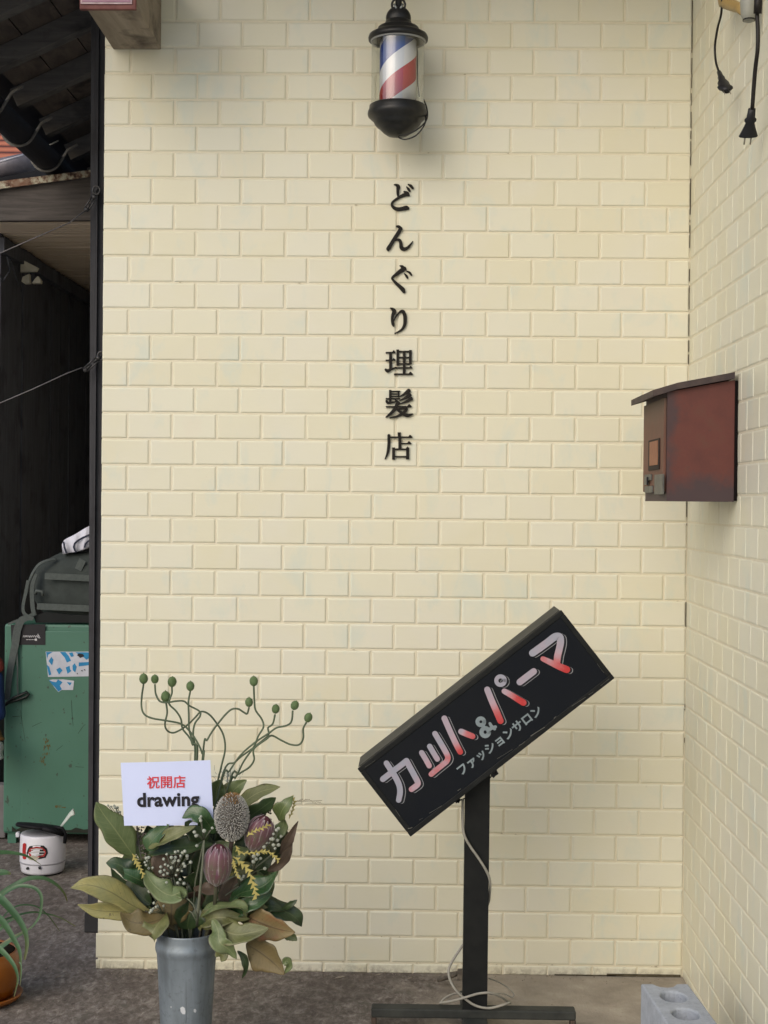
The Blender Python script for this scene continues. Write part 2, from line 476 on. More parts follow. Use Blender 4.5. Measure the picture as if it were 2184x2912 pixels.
mb = MB(); mb.box(((bx0+bx1)/2, YB/2, bz+.10), (bx1-bx0, -YB, .20), bev=.003)
mb.build('beam_body', M_BEAM, beam)
pk = PX  # end plate
e0, e1 = P(229, 31, YB), P(389, 31, YB)
M_PINK = pm('faded_pink_paint', (.27, .135, .18), (.31, .17, .23), .55, 14, .1)
M_MAROON = pm('maroon_rust_frame', (.10, .028, .026), (.16, .06, .05), .6, 30, .2)
M_WHITEP = pm('chalky_white_edge', (.55, .45, .46), (.40, .28, .29), .7, 60, .1)
mb = MB(); mb.box(((e0.x+e1.x)/2, YB-.006, e0.z+.095), (e1.x-e0.x, .012, .19), bev=.002); fr = mb.build('end_plate', M_MAROON, beam)
mb = MB(); mb.box(((e0.x+e1.x)/2-.003, YB-.0135, e0.z+.10), (e1.x-e0.x-.012, .003, .176)); mb.build('plate_edge', M_WHITEP, fr)
mb = MB(); mb.box(((e0.x+e1.x)/2-.003, YB-.0155, e0.z+.102), (e1.x-e0.x-.020, .003, .172)); mb.build('plate_face', M_PINK, fr)

# ================================================================== THE ALLEY
M_DARKW = wood('charred_board_wood', (.055, .060, .076), (.125, .133, .155), (14, 14, .8), 6, .75, .5, (.03, .03, .04), .6)
M_POSTW = wood('dark_post_wood', (.028, .028, .032), (.058, .058, .064), (30, 30, .9), 6, .7, .5, (.012, .011, .012), .5)
M_RAFT = wood('rafter_wood', (.085, .080, .075), (.16, .148, .135), (1.2, 12, 12), 5, .8, .3, (.02, .019, .02), .6)
M_ROOFB = wood('roof_board_wood', (.065, .055, .050), (.17, .135, .11), (3, .8, 3), 8, .85, .3, (.01, .01, .012), .75)

# post at the mouth of the alley
t0, t1 = P(260, -60, .35), P(249, 2652, .35)
mb = MB()
Wp = .085
mb.hexa([(t1.x, .35, 0), (t1.x+Wp, .35, 0), (t1.x+Wp, .42, 0), (t1.x, .42, 0), (t0.x, .35, 2.62), (t0.x+Wp, .35, 2.62), (t0.x+Wp, .42, 2.62), (t0.x, .42, 2.62)])
post = thing('timber_post', (t1.x+.04, .385, 0), 'tall dark timber post at the mouth of the alley, beside the cream wall', 'post')
mb.build('shaft', M_POSTW, post)
mb = MB(); mb.box((t1.x+.012, .343, 1.35), (.004, .012, 2.4)); mb.box((t1.x+.036, .345, 1.3), (.012, .012, 2.5))
mb.build('cover_strip', M_POSTW, post)
mb = MB(); mb.box((t1.x+.040, .375, .028), (.090, .10, .056), bev=.004); mb.build('foot_block', pm('dark_foot', (.03, .03, .032), rough=.8), post)

# left wall of vertical boards
XW = -.81
mb = MB()
y = 1.75; i = 0
while y < 4.2:
    wd = random.uniform(.15, .21)
    mb.box((XW-.012+random.uniform(-.005, .005), y+wd/2, 1.2), (.02, wd-.012, 2.4)); y += wd
tw = thing('board_wall', (XW, 3, 0), 'black vertical board wall down the left of the alley', 'wall')
mb.build('boards', M_DARKW, tw)
mb = MB(); mb.box((XW-.05, 2.98, 1.2), (.04, 2.5, 2.4)); mb.build('backing', M_DARKW, tw)
mb = MB(); mb.box((XW+.008, 2.98, 2.165), (.03, 2.5, .055)); mb.build('top_rail', M_DARKW, tw)
mb = MB()
for i in range(16): mb.box((-1.6+.14*i, 4.2, 1.4), (.134, .03, 2.8))
bw = tag(mb.build('board_wall', M_DARKW, org=(-.5, 4.2, 0)), 'black board wall closing the far end of the alley', 'wall')
mb = MB(); mb.box((-.02, 2.2, 1.3), (.05, 3.5, 2.6)); sw = tag(mb.build('pale_bounce_wall', pm('pale_bounce_coat', (.5, .46, .38), rough=.85), org=(0, 2.2, 0)), 'unseen side of the building right of the alley, pale to bounce light', 'wall')  # hidden side wall, its pale coat chosen to bounce light into the alley
mb = MB()                                            # neighbour's dark wall further left, shuts the gap beside the locker
mb.box((-1.3, 1.76, 1.1), (.94, .04, 2.2)); tag(mb.build('board_wall', M_DARKW, org=(-1.3, 1.76, 0)), 'dark boarding at the far left edge, left of the green locker', 'wall')

# ceiling of thin battens
CZ = 2.21; CY = 1.5
m, nt, b = new_mat('brown_batten_wood')
v = coords(nt, (.8, 18, 1)); n = noise(nt, v, 4, 6, .6)
c = ramp(nt, n, [(.3, (.62, .50, .36)), (.6, (.74, .62, .48)), (.75, (.62, .42, .29))])
nt.links.new(c, b.inputs['Base Color']); b.inputs['Roughness'].default_value = .75
M_BATT = m
mb = MB(); y = CY
while y < 4.1:
    mb.box((-.42, y+.022, CZ+.006+random.uniform(-.0015, .0015)), (.9, .034, .012), bev=.002); y += .046
ce = thing('slatted_ceiling', (-.4, CY, CZ), 'brown slatted ceiling inside the alley', 'ceiling')
mb.build('slats', M_BATT, ce)
mb = MB(); mb.box((-.42, 2.8, CZ+.022), (.9, 2.6, .016)); mb.build('backing_board', M_DARKW, ce)

# fascia board and lichen-spotted strip above it
f0, f1 = P(-60, 632, CY), P(330, 630, CY)
h0, h1 = P(-60, 548, CY), P(330, 495, CY)
mb = MB()
yb = CY
mb.hexa([(f0.x, yb-.03, f0.z), (f1.x, yb-.03, f1.z), (f1.x, yb, f1.z), (f0.x, yb, f0.z), (h0.x, yb-.03, h0.z), (h1.x, yb-.03, h1.z), (h1.x, yb, h1.z), (h0.x, yb, h0.z)])
M_FASC = wood('grey_fascia_wood', (.045, .040, .037), (.10, .088, .080), (1, 10, 14), 6, .8, .4, (.02, .019, .02), .4)
tag(mb.build('fascia_board', M_FASC, org=(-.4, yb, f0.z)), 'dark weathered fascia board across the alley, above the slatted ceiling', 'board')
m, nt, b = new_mat('lichen_rust')
v = coords(nt); 
c = ramp(nt, noise(nt, v, 42, 5, .7), [(.38, (.04, .025, .018)), (.46, (.20, .13, .09)), (.54, (.36, .34, .25)), (.66, (.48, .46, .36))])
c = mixc(nt, maprange(nt, noise(nt, v, 9, 3, .6), .52, .62, 0, .8), c, (.16, .075, .045))
nt.links.new(c, b.inputs['Base Color']); b.inputs['Roughness'].default_value = .95
bump(nt, b, noise(nt, v, 60, 4), .5, .004)
g0, g1, g2, g3 = P(-60, 545, CY-.05), P(330, 492, CY-.05), P(-60, 523, CY-.05), P(330, 474, CY-.05)
mb = MB(); dy = Vector((0, .10, .012)); 
mb.hexa([g0, g1, g1+dy, g0+dy, g2, g3, g3+dy, g2+dy])
tag(mb.build('roof_strip', m, org=(-.4, CY, g0.z)), 'rust and lichen spotted metal strip above the fascia board', 'metal strip')

# side eave: rafters, boards, gutter with hook brackets
roof = thing('side_eave', (-.3, 1, 2.5), 'dark underside of a tiled roof eave with rafters, over the alley', 'roof')
EX, EZ, SL = -.565, 2.475, .47
ang = math.atan(SL)
rot = Matrix.Rotation(-ang, 3, 'Y')
for yk in (-.07, .29, .65, 1.02, 1.41, 1.80, 2.2, 2.6):
    mb = MB(); L = 1.2 if yk > .4 else .43
    st = 0.0
    mb.box(Vector((EX, yk, EZ+.045))+rot@Vector((L/2, 0, 0)), (L, .048, .062), rot, bev=.002)
    mb.build('rafter', M_RAFT, roof)
mb = MB()
for i in range(9):
    cx = .065+i*.132
    if cx > .46: 
        mb.box(Vector((EX, 2.3, EZ+.087+random.uniform(-.002, .002)))+rot@Vector((cx, 0, 0)), (.128, 4.0, .014), rot)
    else:
        mb.box(Vector((EX, 1.9, EZ+.087+random.uniform(-.002, .002)))+rot@Vector((cx, 0, 0)), (.128, 4.8, .014), rot)
mb.build('roof_boards', M_ROOFB, roof)
mb = MB(); mb.box(Vector((EX, 1.9, EZ+.125))+rot@Vector((.16, 0, 0)), (.55, 4.8, .05), rot); mb.build('roof_tiles', pm('roof_tile_black', (.03, .03, .035), rough=.5), roof)
GX, GZ, GR = EX+.005, EZ-.045, .05
def half(r, n=14): return [(GX+r*math.cos(math.pi+math.pi*k/n), GZ+r*math.sin(math.pi+math.pi*k/n)) for k in range(n+1)]
mb = MB(); o_, i_ = half(GR), half(GR-.003)
ring = o_+list(reversed(i_)); m_ = len(ring)
vs = [(x, yy, z_) for yy in (-.45, 4.0) for x, z_ in ring]
mb.add(vs, [(k, (k+1) % m_, m_+(k+1) % m_, m_+k) for k in range(m_)]+[tuple(range(m_)), tuple(range(2*m_-1, m_-1, -1))])
gut = mb.build('gutter', pm('dark_gutter_metal', (.014, .015, .022), rough=.75), roof)
M_BRK = pm('pale_bracket_metal', (.20, .19, .175), (.12, .115, .105), .7, 40, .1)
for yk in (.29, .67, 1.045, 1.43, 1.83):
    mb = MB()
    pts = [(GX+(GR+.004)*math.cos(R(185+9*k)), yk, GZ+(GR+.004)*math.sin(R(185+9*k))) for k in range(18)]
    pts += [(GX+.075, yk, GZ+.02), (GX+.11, yk, GZ+.040)]
    mb.tube(pts, .0045, 6, flat=1.6)
    mb.build('gutter_bracket', M_BRK, roof)
mb = MB(); q0, q1 = P(138, 414, 1.3), P(166, 400, 1.3)
mb.tube([q0, q1], .0022, 6); mb.build('nail_rod', pm('bright_nail', (.35, .36, .33), rough=.5), roof)

# what shows beyond the gutter: a neighbour's orange roof and its pipe
m, nt, b = new_mat('orange_roof_tile')
v = coords(nt, (1, 1, 1)); wv = N(nt, 'ShaderNodeTexWave', bands_direction='Z'); wv.inputs['Scale'].default_value = 5.5; wv.inputs['Distortion'].default_value = 1.0
nt.links.new(v, wv.inputs[0])
nt.links.new(ramp(nt, wv.outputs['Fac'], [(.0, (.09, .025, .015)), (.35, (.36, .11, .055)), (1, (.50, .17, .09))]), b.inputs['Base Color']); b.inputs['Roughness'].default_value = .6
a0, a1, a2, a3 = P(-140, 470, 6.0), P(110, 460, 6.0), P(110, 330, 6.6), P(-140, 330, 6.6)
mb = MB(); dz = Vector((0, .1, -.1)); mb.hexa([a0, a1, a2, a3, a0+dz, a1+dz, a2+dz, a3+dz])
nr = thing('neighbour_house', a0, 'neighbouring house with an orange tiled roof, glimpsed past the dark gutter', 'house')
mb.build('roof', m, nr)
mb = MB(); p0, p1 = P(-60, 490, 4.6), P(92, 458, 4.6)
ax = (p1-p0).normalized()
mb.lathe([(.001, 0), (.052, 0), (.052, (p1-p0).length), (.001, (p1-p0).length)], p0, 24, ax)
mb.build('gutter', pm('grey_plastic_pipe', (.19, .17, .18), (.13, .12, .13), .4, 20, .05), nr)
mb = MB(); q0, q1 = P(-140, 492, 4.75), P(150, 455, 4.75); mb.hexa([(q0.x, 4.75, 1.2), (q1.x, 4.75, 1.2), (q1.x, 4.85, 1.2), (q0.x, 4.85, 1.2), (q0.x, 4.75, q0.z), (q1.x, 4.75, q1.z), (q1.x, 4.85, q1.z), (q0.x, 4.85, q0.z)]); mb.build('wall', pm('dark_house_wall', (.03, .03, .032), rough=.9), nr)
mb = MB(); p0, p1 = P(-60, 477, 4.5), P(66, 441, 4.5)
mb.tube([p0, p1], .006, 6); mb.build('trim', pm('white_trim', (.6, .58, .62), rough=.5), nr)

# wires held by turnbuckles
M_STEEL = pm('dull_steel', (.09, .085, .085), (.05, .05, .05), .45, 50, .1, metal=.6)
def guy(hook, links, wire, label):
    Yw = .315
    h = P(*hook, Yw)
    t = thing('guy_wire', h, label, 'wire', 'guy wires tied to the alley post')
    mb = MB()
    for k in range(14):
        pass
    pts = [h+Vector((.010*math.cos(2*math.pi*k/14), 0, .012*math.sin(2*math.pi*k/14))) for k in range(15)]
    mb.tube(pts, .0028, 6, cap=False); mb.tube([h+Vector((0, .0, 0)), h+Vector((0, .05, 0))], .003, 6)
    mb.build('eye_hook', M_STEEL, t)
    L = [P(*q, Yw) for q in links]
    mb = MB()
    d = (L[1]-L[0]).normalized(); sd = Vector((d.z, 0, -d.x))*.0065
    mb.tube([L[0]+sd, L[1]+sd], .0024, 6); mb.tube([L[0]-sd, L[1]-sd], .0024, 6)
    mb.ball(L[0], .008, 8, 6); mb.ball(L[1], .007, 8, 6); mb.tube([L[0], L[0]*.6+L[1]*.4], .003, 6)
    mb.tube([L[1], L[0]*.45+L[1]*.55], .003, 6); mb.tube([h, L[0]], .0025, 6)
    mb.build('turnbuckle', M_STEEL, t)
    mb = MB(); mb.tube([P(*q, Yw-.02*i) for i, q in enumerate(wire)], .0017, 6)
    mb.build('wire', pm('wire_steel', (.16, .15, .15), rough=.5, metal=.4), t)
guy((274, 541), [(268, 560), (246, 596)], [(246, 596), (222, 614), (200, 632), (100, 676), (-60, 747)], 'upper wire crossing the slatted ceiling, tied to the dark post')
guy((288, 1012), [(280, 1018), (243, 1052)], [(243, 1050), (232, 1046), (190, 1062), (90, 1108), (-60, 1172)], 'lower wire crossing the black boards, tied to the dark post')

# twin security light high on the board wall
sx_ = XW+.04
bx = PX(88, 760, sx_)
sec = thing('security_light', bx, 'cream twin-head security light on the black board wall under the ceiling', 'light')
M_CREAMP = pm('aged_cream_plastic', (.75, .73, .60), (.62, .60, .48), .5, 30, .05)
def fan(pts): return [P(x, y, bx.y) for x, y in pts]
mb = MB(); to = lambda x, y, h: P(x, y, bx.y-.02)+Vector((0, -h, 0))
mb.poly([(62, 738), (112, 764), (106, 774), (62, 776)], to, .02); mb.build('housing', M_CREAMP, sec)
for pl in ([(70, 790), (88, 782), (89, 808), (74, 809), (66, 803)], [(113, 788), (121, 800), (120, 808), (96, 808), (104, 796)]):
    mb = MB(); to = lambda x, y, h: P(x, y, bx.y-.04)+Vector((0, -h, 0)); mb.poly(pl, to, .03)
    mb.build('lamp_head', M_CREAMP, sec)
mb = MB(); mb.tube([P(92, 776, bx.y-.03), P(92, 806, bx.y-.03)], .009, 8); mb.build('swivel', M_DARKW, sec)
mb = MB(); mb.tube([PX(20, 730, XW+.02), PX(28, 770, XW+.02), PX(10, 800, XW+.02), PX(-14, 760, XW+.02)], .004, 6); mb.tube([PX(28, 735, XW+.02), PX(60, 830, XW+.02)], .003, 6)
tag(mb.build('cable_loop', M_DARKW, org=PX(20, 730, XW+.02)), 'black cable looped on the board wall left of the security light', 'cable')

# ---- green locker with stickers
YL = 1.42
LZ1 = P(60, 1774, YL).z; lx0 = P(10, 1900, YL).x; lx1 = lx0+.46; LZ0 = .035
m, nt, b = new_mat('green_locker_paint')
v = coords(nt)
c = ramp(nt, noise(nt, v, 5, 4, .5), [(.3, (.042, .132, .088)), (.7, (.055, .158, .112))])
c = mixc(nt, maprange(nt, noise(nt, coords(nt, (1, 1, .8)), 46, 3, .55), .655, .69, 0, .85), c, (.03, .045, .03))
c = mixc(nt, maprange(nt, noise(nt, coords(nt, (3, 3, .6)), 14, 4, .6), .72, .78, 0, .6), c, (.12, .12, .05))
nt.links.new(c, b.inputs['Base Color']); b.inputs['Roughness'].default_value = .5
bump(nt, b, noise(nt, v, 90, 3), .1, .001)
M_LOCK = m
lk = thing('locker', ((lx0+lx1)/2, YL+.17, 0), 'scuffed green metal locker standing in the alley', 'locker')
mb = MB(); mb.box(((lx0+lx1)/2, YL+.17, (LZ0+LZ1)/2), (lx1-lx0, .33, LZ1-LZ0), bev=.010); mb.build('body', M_LOCK, lk)
mb = MB(); mb.box(((lx0+lx1)/2+.03, YL+.002, (LZ0+LZ1)/2-.006), (lx1-lx0-.07, .010, LZ1-LZ0-.035), bev=.003); dr = mb.build('door', M_LOCK, lk)
for xx in (lx0+.03, lx1-.03):
    mb = MB(); mb.box((xx, YL+.03, .018), (.03, .03, .036)); mb.build('foot', M_LOCK, lk)
YD = YL-.003
F = flat3(YD)
M_BLK = pm('black_label', (.012, .012, .016), (.018, .018, .022), .35, 20, .0)
M_WHT = pm('label_white', (.62, .62, .64), rough=.5, bmp=0)
mb = MB(); mb.poly([(31, 1777), (129, 1775), (129, 1834), (33, 1833)], F, .0015); lb = mb.build('name_plate', M_BLK, lk)
mb = MB(); F2 = flat3(YD-.0016)
for x in range(8):
    mb.stroke([(66+x*6, 1812-(x % 3)*1.2, 1.3), (68+x*6, 1807, 1.1), (71+x*6, 1812, 1.2)], F2, .0004, 3)
mb.stroke([(108, 1803, 1.6), (109, 1813, 1.6), (114, 1814, 1.4)], F2, .0004, 3)
for x in range(4): mb.stroke([(75+x*7, 1819, 1.3), (80+x*7, 1819, 1.3)], F2, .0004, 2)
mb.poly([(99, 1816), (105, 1816), (105, 1822), (99, 1822)], F2, .0004)
mb.build('plate_print', M_WHT, lb)
M_SBLUE = pm('sticker_blue', (.015, .17, .36), (.02, .22, .44), .4, 20, 0); M_SWHT = pm('sticker_white', (.50, .53, .60), (.42, .44, .50), .45, 30, 0)
def sticker(ring, blues, label, dark=()):
    mb = MB(); mb.poly(ring, F, .0012); s_ = mb.build('sticker', M_SWHT, lk); s_['label'] = label
    mb = MB()
    for i, q in enumerate(blues): mb.poly(q, flat3(YD-.00125-.0001*i), .0003)
    mb.build('sticker_print', M_SBLUE, s_)
    if dark:
        mb = MB()
        for i, q in enumerate(dark): mb.poly(q, flat3(YD-.0020-.0001*i), .0003)
        mb.build('sticker_ink', M_BLK, s_)
sticker([(130, 1853), (262, 1853), (262, 1923), (137, 1925)], [[(131, 1854), (150, 1854), (137, 1862), (134, 1874)], [(170, 1854), (186, 1854), (196, 1866), (202, 1879), (190, 1884), (184, 1870)], [(133, 1890), (140, 1896), (146, 1918), (139, 1921)], [(187, 1898), (198, 1893), (199, 1903), (203, 1908), (192, 1916)], [(214, 1855), (262, 1855), (262, 1866), (246, 1876), (236, 1868)], [(224, 1884), (262, 1882), (262, 1890), (224, 1895)], [(138, 1880), (146, 1868), (152, 1876), (148, 1892)], [(206, 1893), (212, 1886), (218, 1896), (214, 1912), (207, 1906)], [(160, 1904), (170, 1898), (178, 1906), (168, 1918)], [(196, 1857), (206, 1855), (210, 1866), (202, 1868)]], 'blue and white sticker', [[(219, 1863), (224, 1858), (236, 1860), (240, 1866), (228, 1871)], [(230, 1907), (234, 1905), (235, 1910)], [(238, 1904), (242, 1903), (243, 1908)], [(218, 1915), (221, 1913), (221, 1918)]])
sticker([(140, 1934), (150, 1932), (180, 1932), (211, 1936), (208, 1962), (176, 1962), (166, 1968), (156, 1956)], [[(190, 1940), (204, 1941), (199, 1950)], [(138, 1933), (148, 1938), (160, 1940), (165, 1932), (178, 1940), (170, 1950), (176, 1960), (166, 1967), (156, 1954), (148, 1946)]], 'torn remains of a smaller blue sticker')

mb = MB()
for st in ([(203, 1992, 1.2), (205, 2030, 1.0), (208, 2064, .8)], [(222, 2086, 1), (236, 2066, 1), (243, 2060, .7)], [(58, 2020, .9), (64, 2060, .8), (72, 2110, .6)], [(92, 2066, 1.2), (104, 2060, 1), (118, 2054, .8)], [(160, 2134, 1), (178, 2120, .8)], [(215, 2180, 1), (238, 2182, .8)], [(36, 2038, 1.5), (60, 2036, 1)]):
    mb.stroke(st, F, .0006, 4)
sm_ = mb.build('scratch_marks', pm('dark_scratch', (.03, .045, .032), rough=.8, bmp=0), lk); sm_['kind'] = 'stuff'
mb = MB(); rn = random.Random(3)
for i in range(46):
    t_ = rn.random(); x = 128+rn.gauss(0, 4)+6*math.sin(t_*5); y = 2095+t_*78
    mb.stroke([(x, y, rn.uniform(1.2, 3)), (x+rn.uniform(-1, 1), y+rn.uniform(2, 6), rn.uniform(.8, 2))], F, .0006+.00001*i, 2)
for i in range(14):
    x = 155+rn.uniform(0, 32); y = 2294+rn.uniform(-3, 3); mb.stroke([(x, y, 2.2), (x+rn.uniform(2, 5), y, 1.4)], F, .0006+.00001*i, 2)
sm_ = mb.build('rust_marks', pm('ochre_rust', (.13, .105, .03), (.09, .06, .02), .85, 60, 0), lk); sm_['kind'] = 'stuff'
mb = MB(); n_ = 26  # damaged door foot and its shadow gap, painted as one ragged dark strip
ed_ = [(lx0+.035+(lx1-lx0-.07)*i/n_, LZ0+.016+rn.uniform(0, .011)*(1 if i % 3 else 1.6)) for i in range(n_+1)]
vs = [Vector((x, YD-.0008, z)) for x, z in ed_]+[Vector((x, YD-.0008, LZ0+.009)) for x, z in ed_]
mb.add(vs, [(i, i+1, n_+2+i, n_+1+i) for i in range(n_)])
mb.build('damaged_shadow_edge', pm('dark_damage_and_gap', (.025, .03, .022), rough=.9, bmp=0), lk)
# ---- duffel bag on the locker, striped towel on the bag
M_BAG = pm('dark_olive_canvas', (.045, .055, .052), (.032, .040, .038), .85, 24, .5, 260, dist=.002)
M_WEB = pm('grey_green_webbing', (.085, .10, .095), (.065, .078, .075), .8, 80, .4, 300, dist=.001)
YG = 1.44
bl, br = P(76, 1700, YG).x, P(76, 1700, YG).x+.50
zb = LZ1+.001; zt = P(180, 1566, YG).z
bag = thing('duffel_bag', ((bl+br)/2, YG+.14, zb), 'dark olive canvas duffel bag lying on the green locker', 'bag')
def superbox(c, d, e=.55, n=28, m=18, lump=.006):
    mb = MB(); vs = []; fs = []
    sg = lambda x, p: math.copysign(abs(x)**p, x)
    for i in range(m+1):
        t = -math.pi/2+math.pi*i/m
        for k in range(n):
            a = 2*math.pi*k/n
            q = Vector((sg(math.cos(t), e)*sg(math.cos(a), e)*d[0]/2, sg(math.cos(t), e)*sg(math.sin(a), e)*d[1]/2, sg(math.sin(t), e)*d[2]/2))
            q += Vector((math.sin(q.z*60+q.x*25), math.sin(q.x*40+q.z*33), math.sin(q.x*30+q.y*40)))*lump
            vs.append(Vector(c)+q)
    for i in range(m):
        for k in range(n): fs.append((i*n+k, i*n+(k+1) % n, (i+1)*n+(k+1) % n, (i+1)*n+k))
    mb.add(vs, fs, None, True); return mb
hb = zt-zb
sb = superbox(((bl+br)/2, YG+.14, zb+hb/2-.004), (br-bl, .28, hb*.99), .62, lump=.005)
sb.build('bag_body', M_BAG, bag)
def band(x0y, x1y, wd, Y, name, par, mat, sag=0):
    mb = MB(); pts = crm([(*x0y, wd), ((x0y[0]+x1y[0])/2, (x0y[1]+x1y[1])/2+sag, wd), (*x1y, wd)], 6)
    mb.stroke([(p[0], p[1], p[2]) for p in pts], flat3(Y), .004, 2, cap=False); return mb.build(name, mat, par)
band((128, 1638), (290, 1646), 18, YG-.010, 'webbing_band', bag, M_WEB); band((106, 1724), (290, 1732), 18, YG-.010, 'webbing_band', bag, M_WEB)
band((222, 1620), (236, 1592), 20, YG+.006, 'webbing_tab', bag, M_WEB)
mb = MB(); mb.tube([tuple(P(x, y, YG+d)) for x, y, d in crm([(76, 1690, .03), (82, 1660, .01), (92, 1632, -.005), (110, 1606, -.0), (134, 1594, .01), (160, 1590, .03)], 5)], .007, 8, flat=.45)
mb.stroke([(104, 1632, 9), (93, 1662, 12), (92, 1700, 12), (96, 1738, 12), (106, 1762, 10)], flat3(YG-.004), .006, 5, cap=False)
mb.build('grab_handle', M_WEB, bag)
mb = MB()
mb.tube([P(100, 1690, YG-.006), P(104, 1680, YG-.012), P(120, 1682, YG-.012), P(122, 1694, YG-.008)], .006, 8)
mb.build('side_loop', M_WEB, bag)
mb = MB(); mb.poly([(98, 1752), (130, 1740), (200, 1748), (290, 1750), (290, 1770), (104, 1770)], flat3(YG-.006), .012); mb.build('dark_base', pm('black_canvas', (.012, .014, .014), rough=.85), bag)
# shoulder strap hanging down the locker
def ribbon(mb, pts, w_, th=.0025):
    """pts: (px,py,Y) list, ribbon w_ wide seen face on"""
    mb.stroke([(x, y, w_) for x, y, _ in pts], lambda x, y, h: P(x, y, pts[0][2])+Vector((0, -h, 0)), th, 6, cap=False)
mb = MB()
ribbon(mb, [(80, 1650, YG-.012), (72, 1692, 0), (66, 1722, 0), (68, 1742, 0), (84, 1756, 0)], 9)
mb.stroke([(96, 1760, 10), (80, 1757, 16), (62, 1764, 20), (50, 1790, 22), (44, 1830, 21), (34, 1880, 19), (26, 1930, 18), (21, 1990, 15)], flat3(YL-.012), .003, 6, cap=False)
mb.stroke([(100, 1744, 8), (76, 1756, 12), (52, 1764, 8), (24, 1774, 5)], flat3(YL-.006), .003, 6, cap=False)
mb.stroke([(48, 1840, 5), (50, 1900, 4), (50, 1950, 4), (52, 1975, 3)], flat3(YL-.009), .003, 6, cap=False)
mb.build('shoulder_strap', M_WEB, bag)
mb = MB(); mb.tube([P(18, 2000, YL-.02), P(40, 1984, YL-.025), P(60, 1976, YL-.02), P(76, 1968, YL-.02), P(82, 1974, YL-.02), P(74, 1982, YL-.02), P(52, 1990, YL-.02), P(24, 1998, YL-.02), P(-6, 2020, YL-.02)], .0055, 8)
mb.build('strap_hook', pm('black_plastic', (.015, .02, .018), rough=.4), bag)

m, nt, b = new_mat('striped_towel_cloth')
at = N(nt, 'ShaderNodeAttribute', attribute_name='tint')
nt.links.new(mixc(nt, at.outputs['Fac'], (.62, .63, .72), (.03, .035, .06)), b.inputs['Base Color']); b.inputs['Roughness'].default_value = .9
bump(nt, b, noise(nt, coords(nt), 300, 2), .4, .001)
tow = MB(); YT = YG+.02
T3 = flat3(YT)
tow_t = [(172, 1574), (180, 1530), (210, 1518), (240, 1500), (290, 1470)]
def lerp2(a, b, t): return (a[0]+(b[0]-a[0])*t, a[1]+(b[1]-a[1])*t)
upper = crm([(176, 1548), (185, 1534), (212, 1520), (240, 1503), (262, 1492), (300, 1474)], 6)
lower = crm([(178, 1576), (194, 1573), (214, 1570), (234, 1564), (262, 1553), (300, 1545)], 6)
rows = 18
vs = []; nn = len(upper)
for r_ in range(rows+1):
    for k in range(nn):
        x, y = lerp2(upper[k], lower[k], r_/rows)
        vs.append(P(x, y, YT+.015-.015*math.sin(math.pi*min(1, r_/rows*.7+.15))+.004*math.sin(k*.9)))
for r_ in range(rows+1):
    for k in range(nn): vs.append(vs[r_*nn+k]+Vector((0, .06, 0)))
o_ = (rows+1)*nn
fs = []; cols = []
for r_ in range(rows):
    for k in range(nn-1):
        fs.append((r_*nn+k, r_*nn+k+1, (r_+1)*nn+k+1, (r_+1)*nn+k))
        t = r_/rows+ (0.10 if k < 5 else 0)
        stripe = 1.0 if (k == 3 or k == 10 and r_ > 6) or (r_ in (9, 15) and k > 9) or (r_ == 8 and k > 10) else 0.0
        cols.append(stripe)
for r_ in range(rows):
    for k in range(nn-1): fs.append((o_+r_*nn+k, o_+(r_+1)*nn+k, o_+(r_+1)*nn+k+1, o_+r_*nn+k+1))
for k in range(nn-1): fs += [(k, k+1, o_+k+1, o_+k), (rows*nn+k, o_+rows*nn+k, o_+rows*nn+k+1, rows*nn+k+1)]
for r_ in range(rows): fs += [(r_*nn, o_+r_*nn, o_+(r_+1)*nn, (r_+1)*nn)]
oo = tow.add(vs, fs, 0.0, True)
twl = tow.build('striped_towel', m, org=P(230, 1570, YT))
for stp in ([(181, 1540, 4.5), (183, 1556, 5), (189, 1573, 5)], [(300, 1496, 5), (258, 1519, 5), (234, 1530, 5), (220, 1538, 5), (212, 1546, 5), (210, 1556, 5), (213, 1565, 5), (217, 1570, 5)], [(300, 1516, 5), (262, 1533, 5), (250, 1540, 5), (243, 1547, 5), (240, 1558, 4.5)]):
    mb = MB(); mb.stroke(stp, flat3(YT-.0035), .0015, straight=True, cap=False); mb.build('stripe', pm('towel_stripe_navy', (.03, .035, .06), rough=.9), twl)
tag(twl, 'white towel with dark stripes folded on top of the duffel bag', 'towel')

# things peeping in at the far left edge
def lump(name, ring, Y, th, mat, label, cat, grp=None):
    mb = MB(); rr = [(x, y) for x, y, *_ in crm([(*p, 0) for p in ring+[ring[0]]], 5)][:-1]
    cx = sum(p[0] for p in rr)/len(rr); cy = sum(p[1] for p in rr)/len(rr)
    n = len(rr); vs = []; prof = [(1, 0), (1, .5), (.8, .85), (.45, 1)]
    for s_, h in prof:
        for x, y in rr: vs.append(P(cx+(x-cx)*s_, cy+(y-cy)*s_, Y)+Vector((0, -th*h, 0)))
    fs = [(l*n+k, l*n+(k+1) % n, (l+1)*n+(k+1) % n, (l+1)*n+k) for l in range(3) for k in range(n)]+[tuple(range(3*n, 4*n)), tuple(reversed(range(n)))]
    mb.add(vs, fs, None, True)
    return tag(mb.build(name, mat, org=P(cx, cy, Y)), label, cat, grp)
lump('cloth_bundle', [(-60, 1872), (-10, 1866), (9, 1882), (8, 1908), (-30, 1912), (-60, 1908)], 1.36, .05, pm('faded_red_cloth', (.28, .05, .04), rough=.9), 'red cloth bundle at the far left edge beside the locker', 'cloth')
lump('cloth_bundle', [(-60, 1914), (-10, 1911), (8, 1918), (12, 1950), (14, 2000), (10, 2044), (-60, 2050)], 1.36, .05, pm('navy_cloth', (.015, .04, .14), rough=.9), 'navy blue cloth bundle at the far left edge, below the red one', 'cloth')
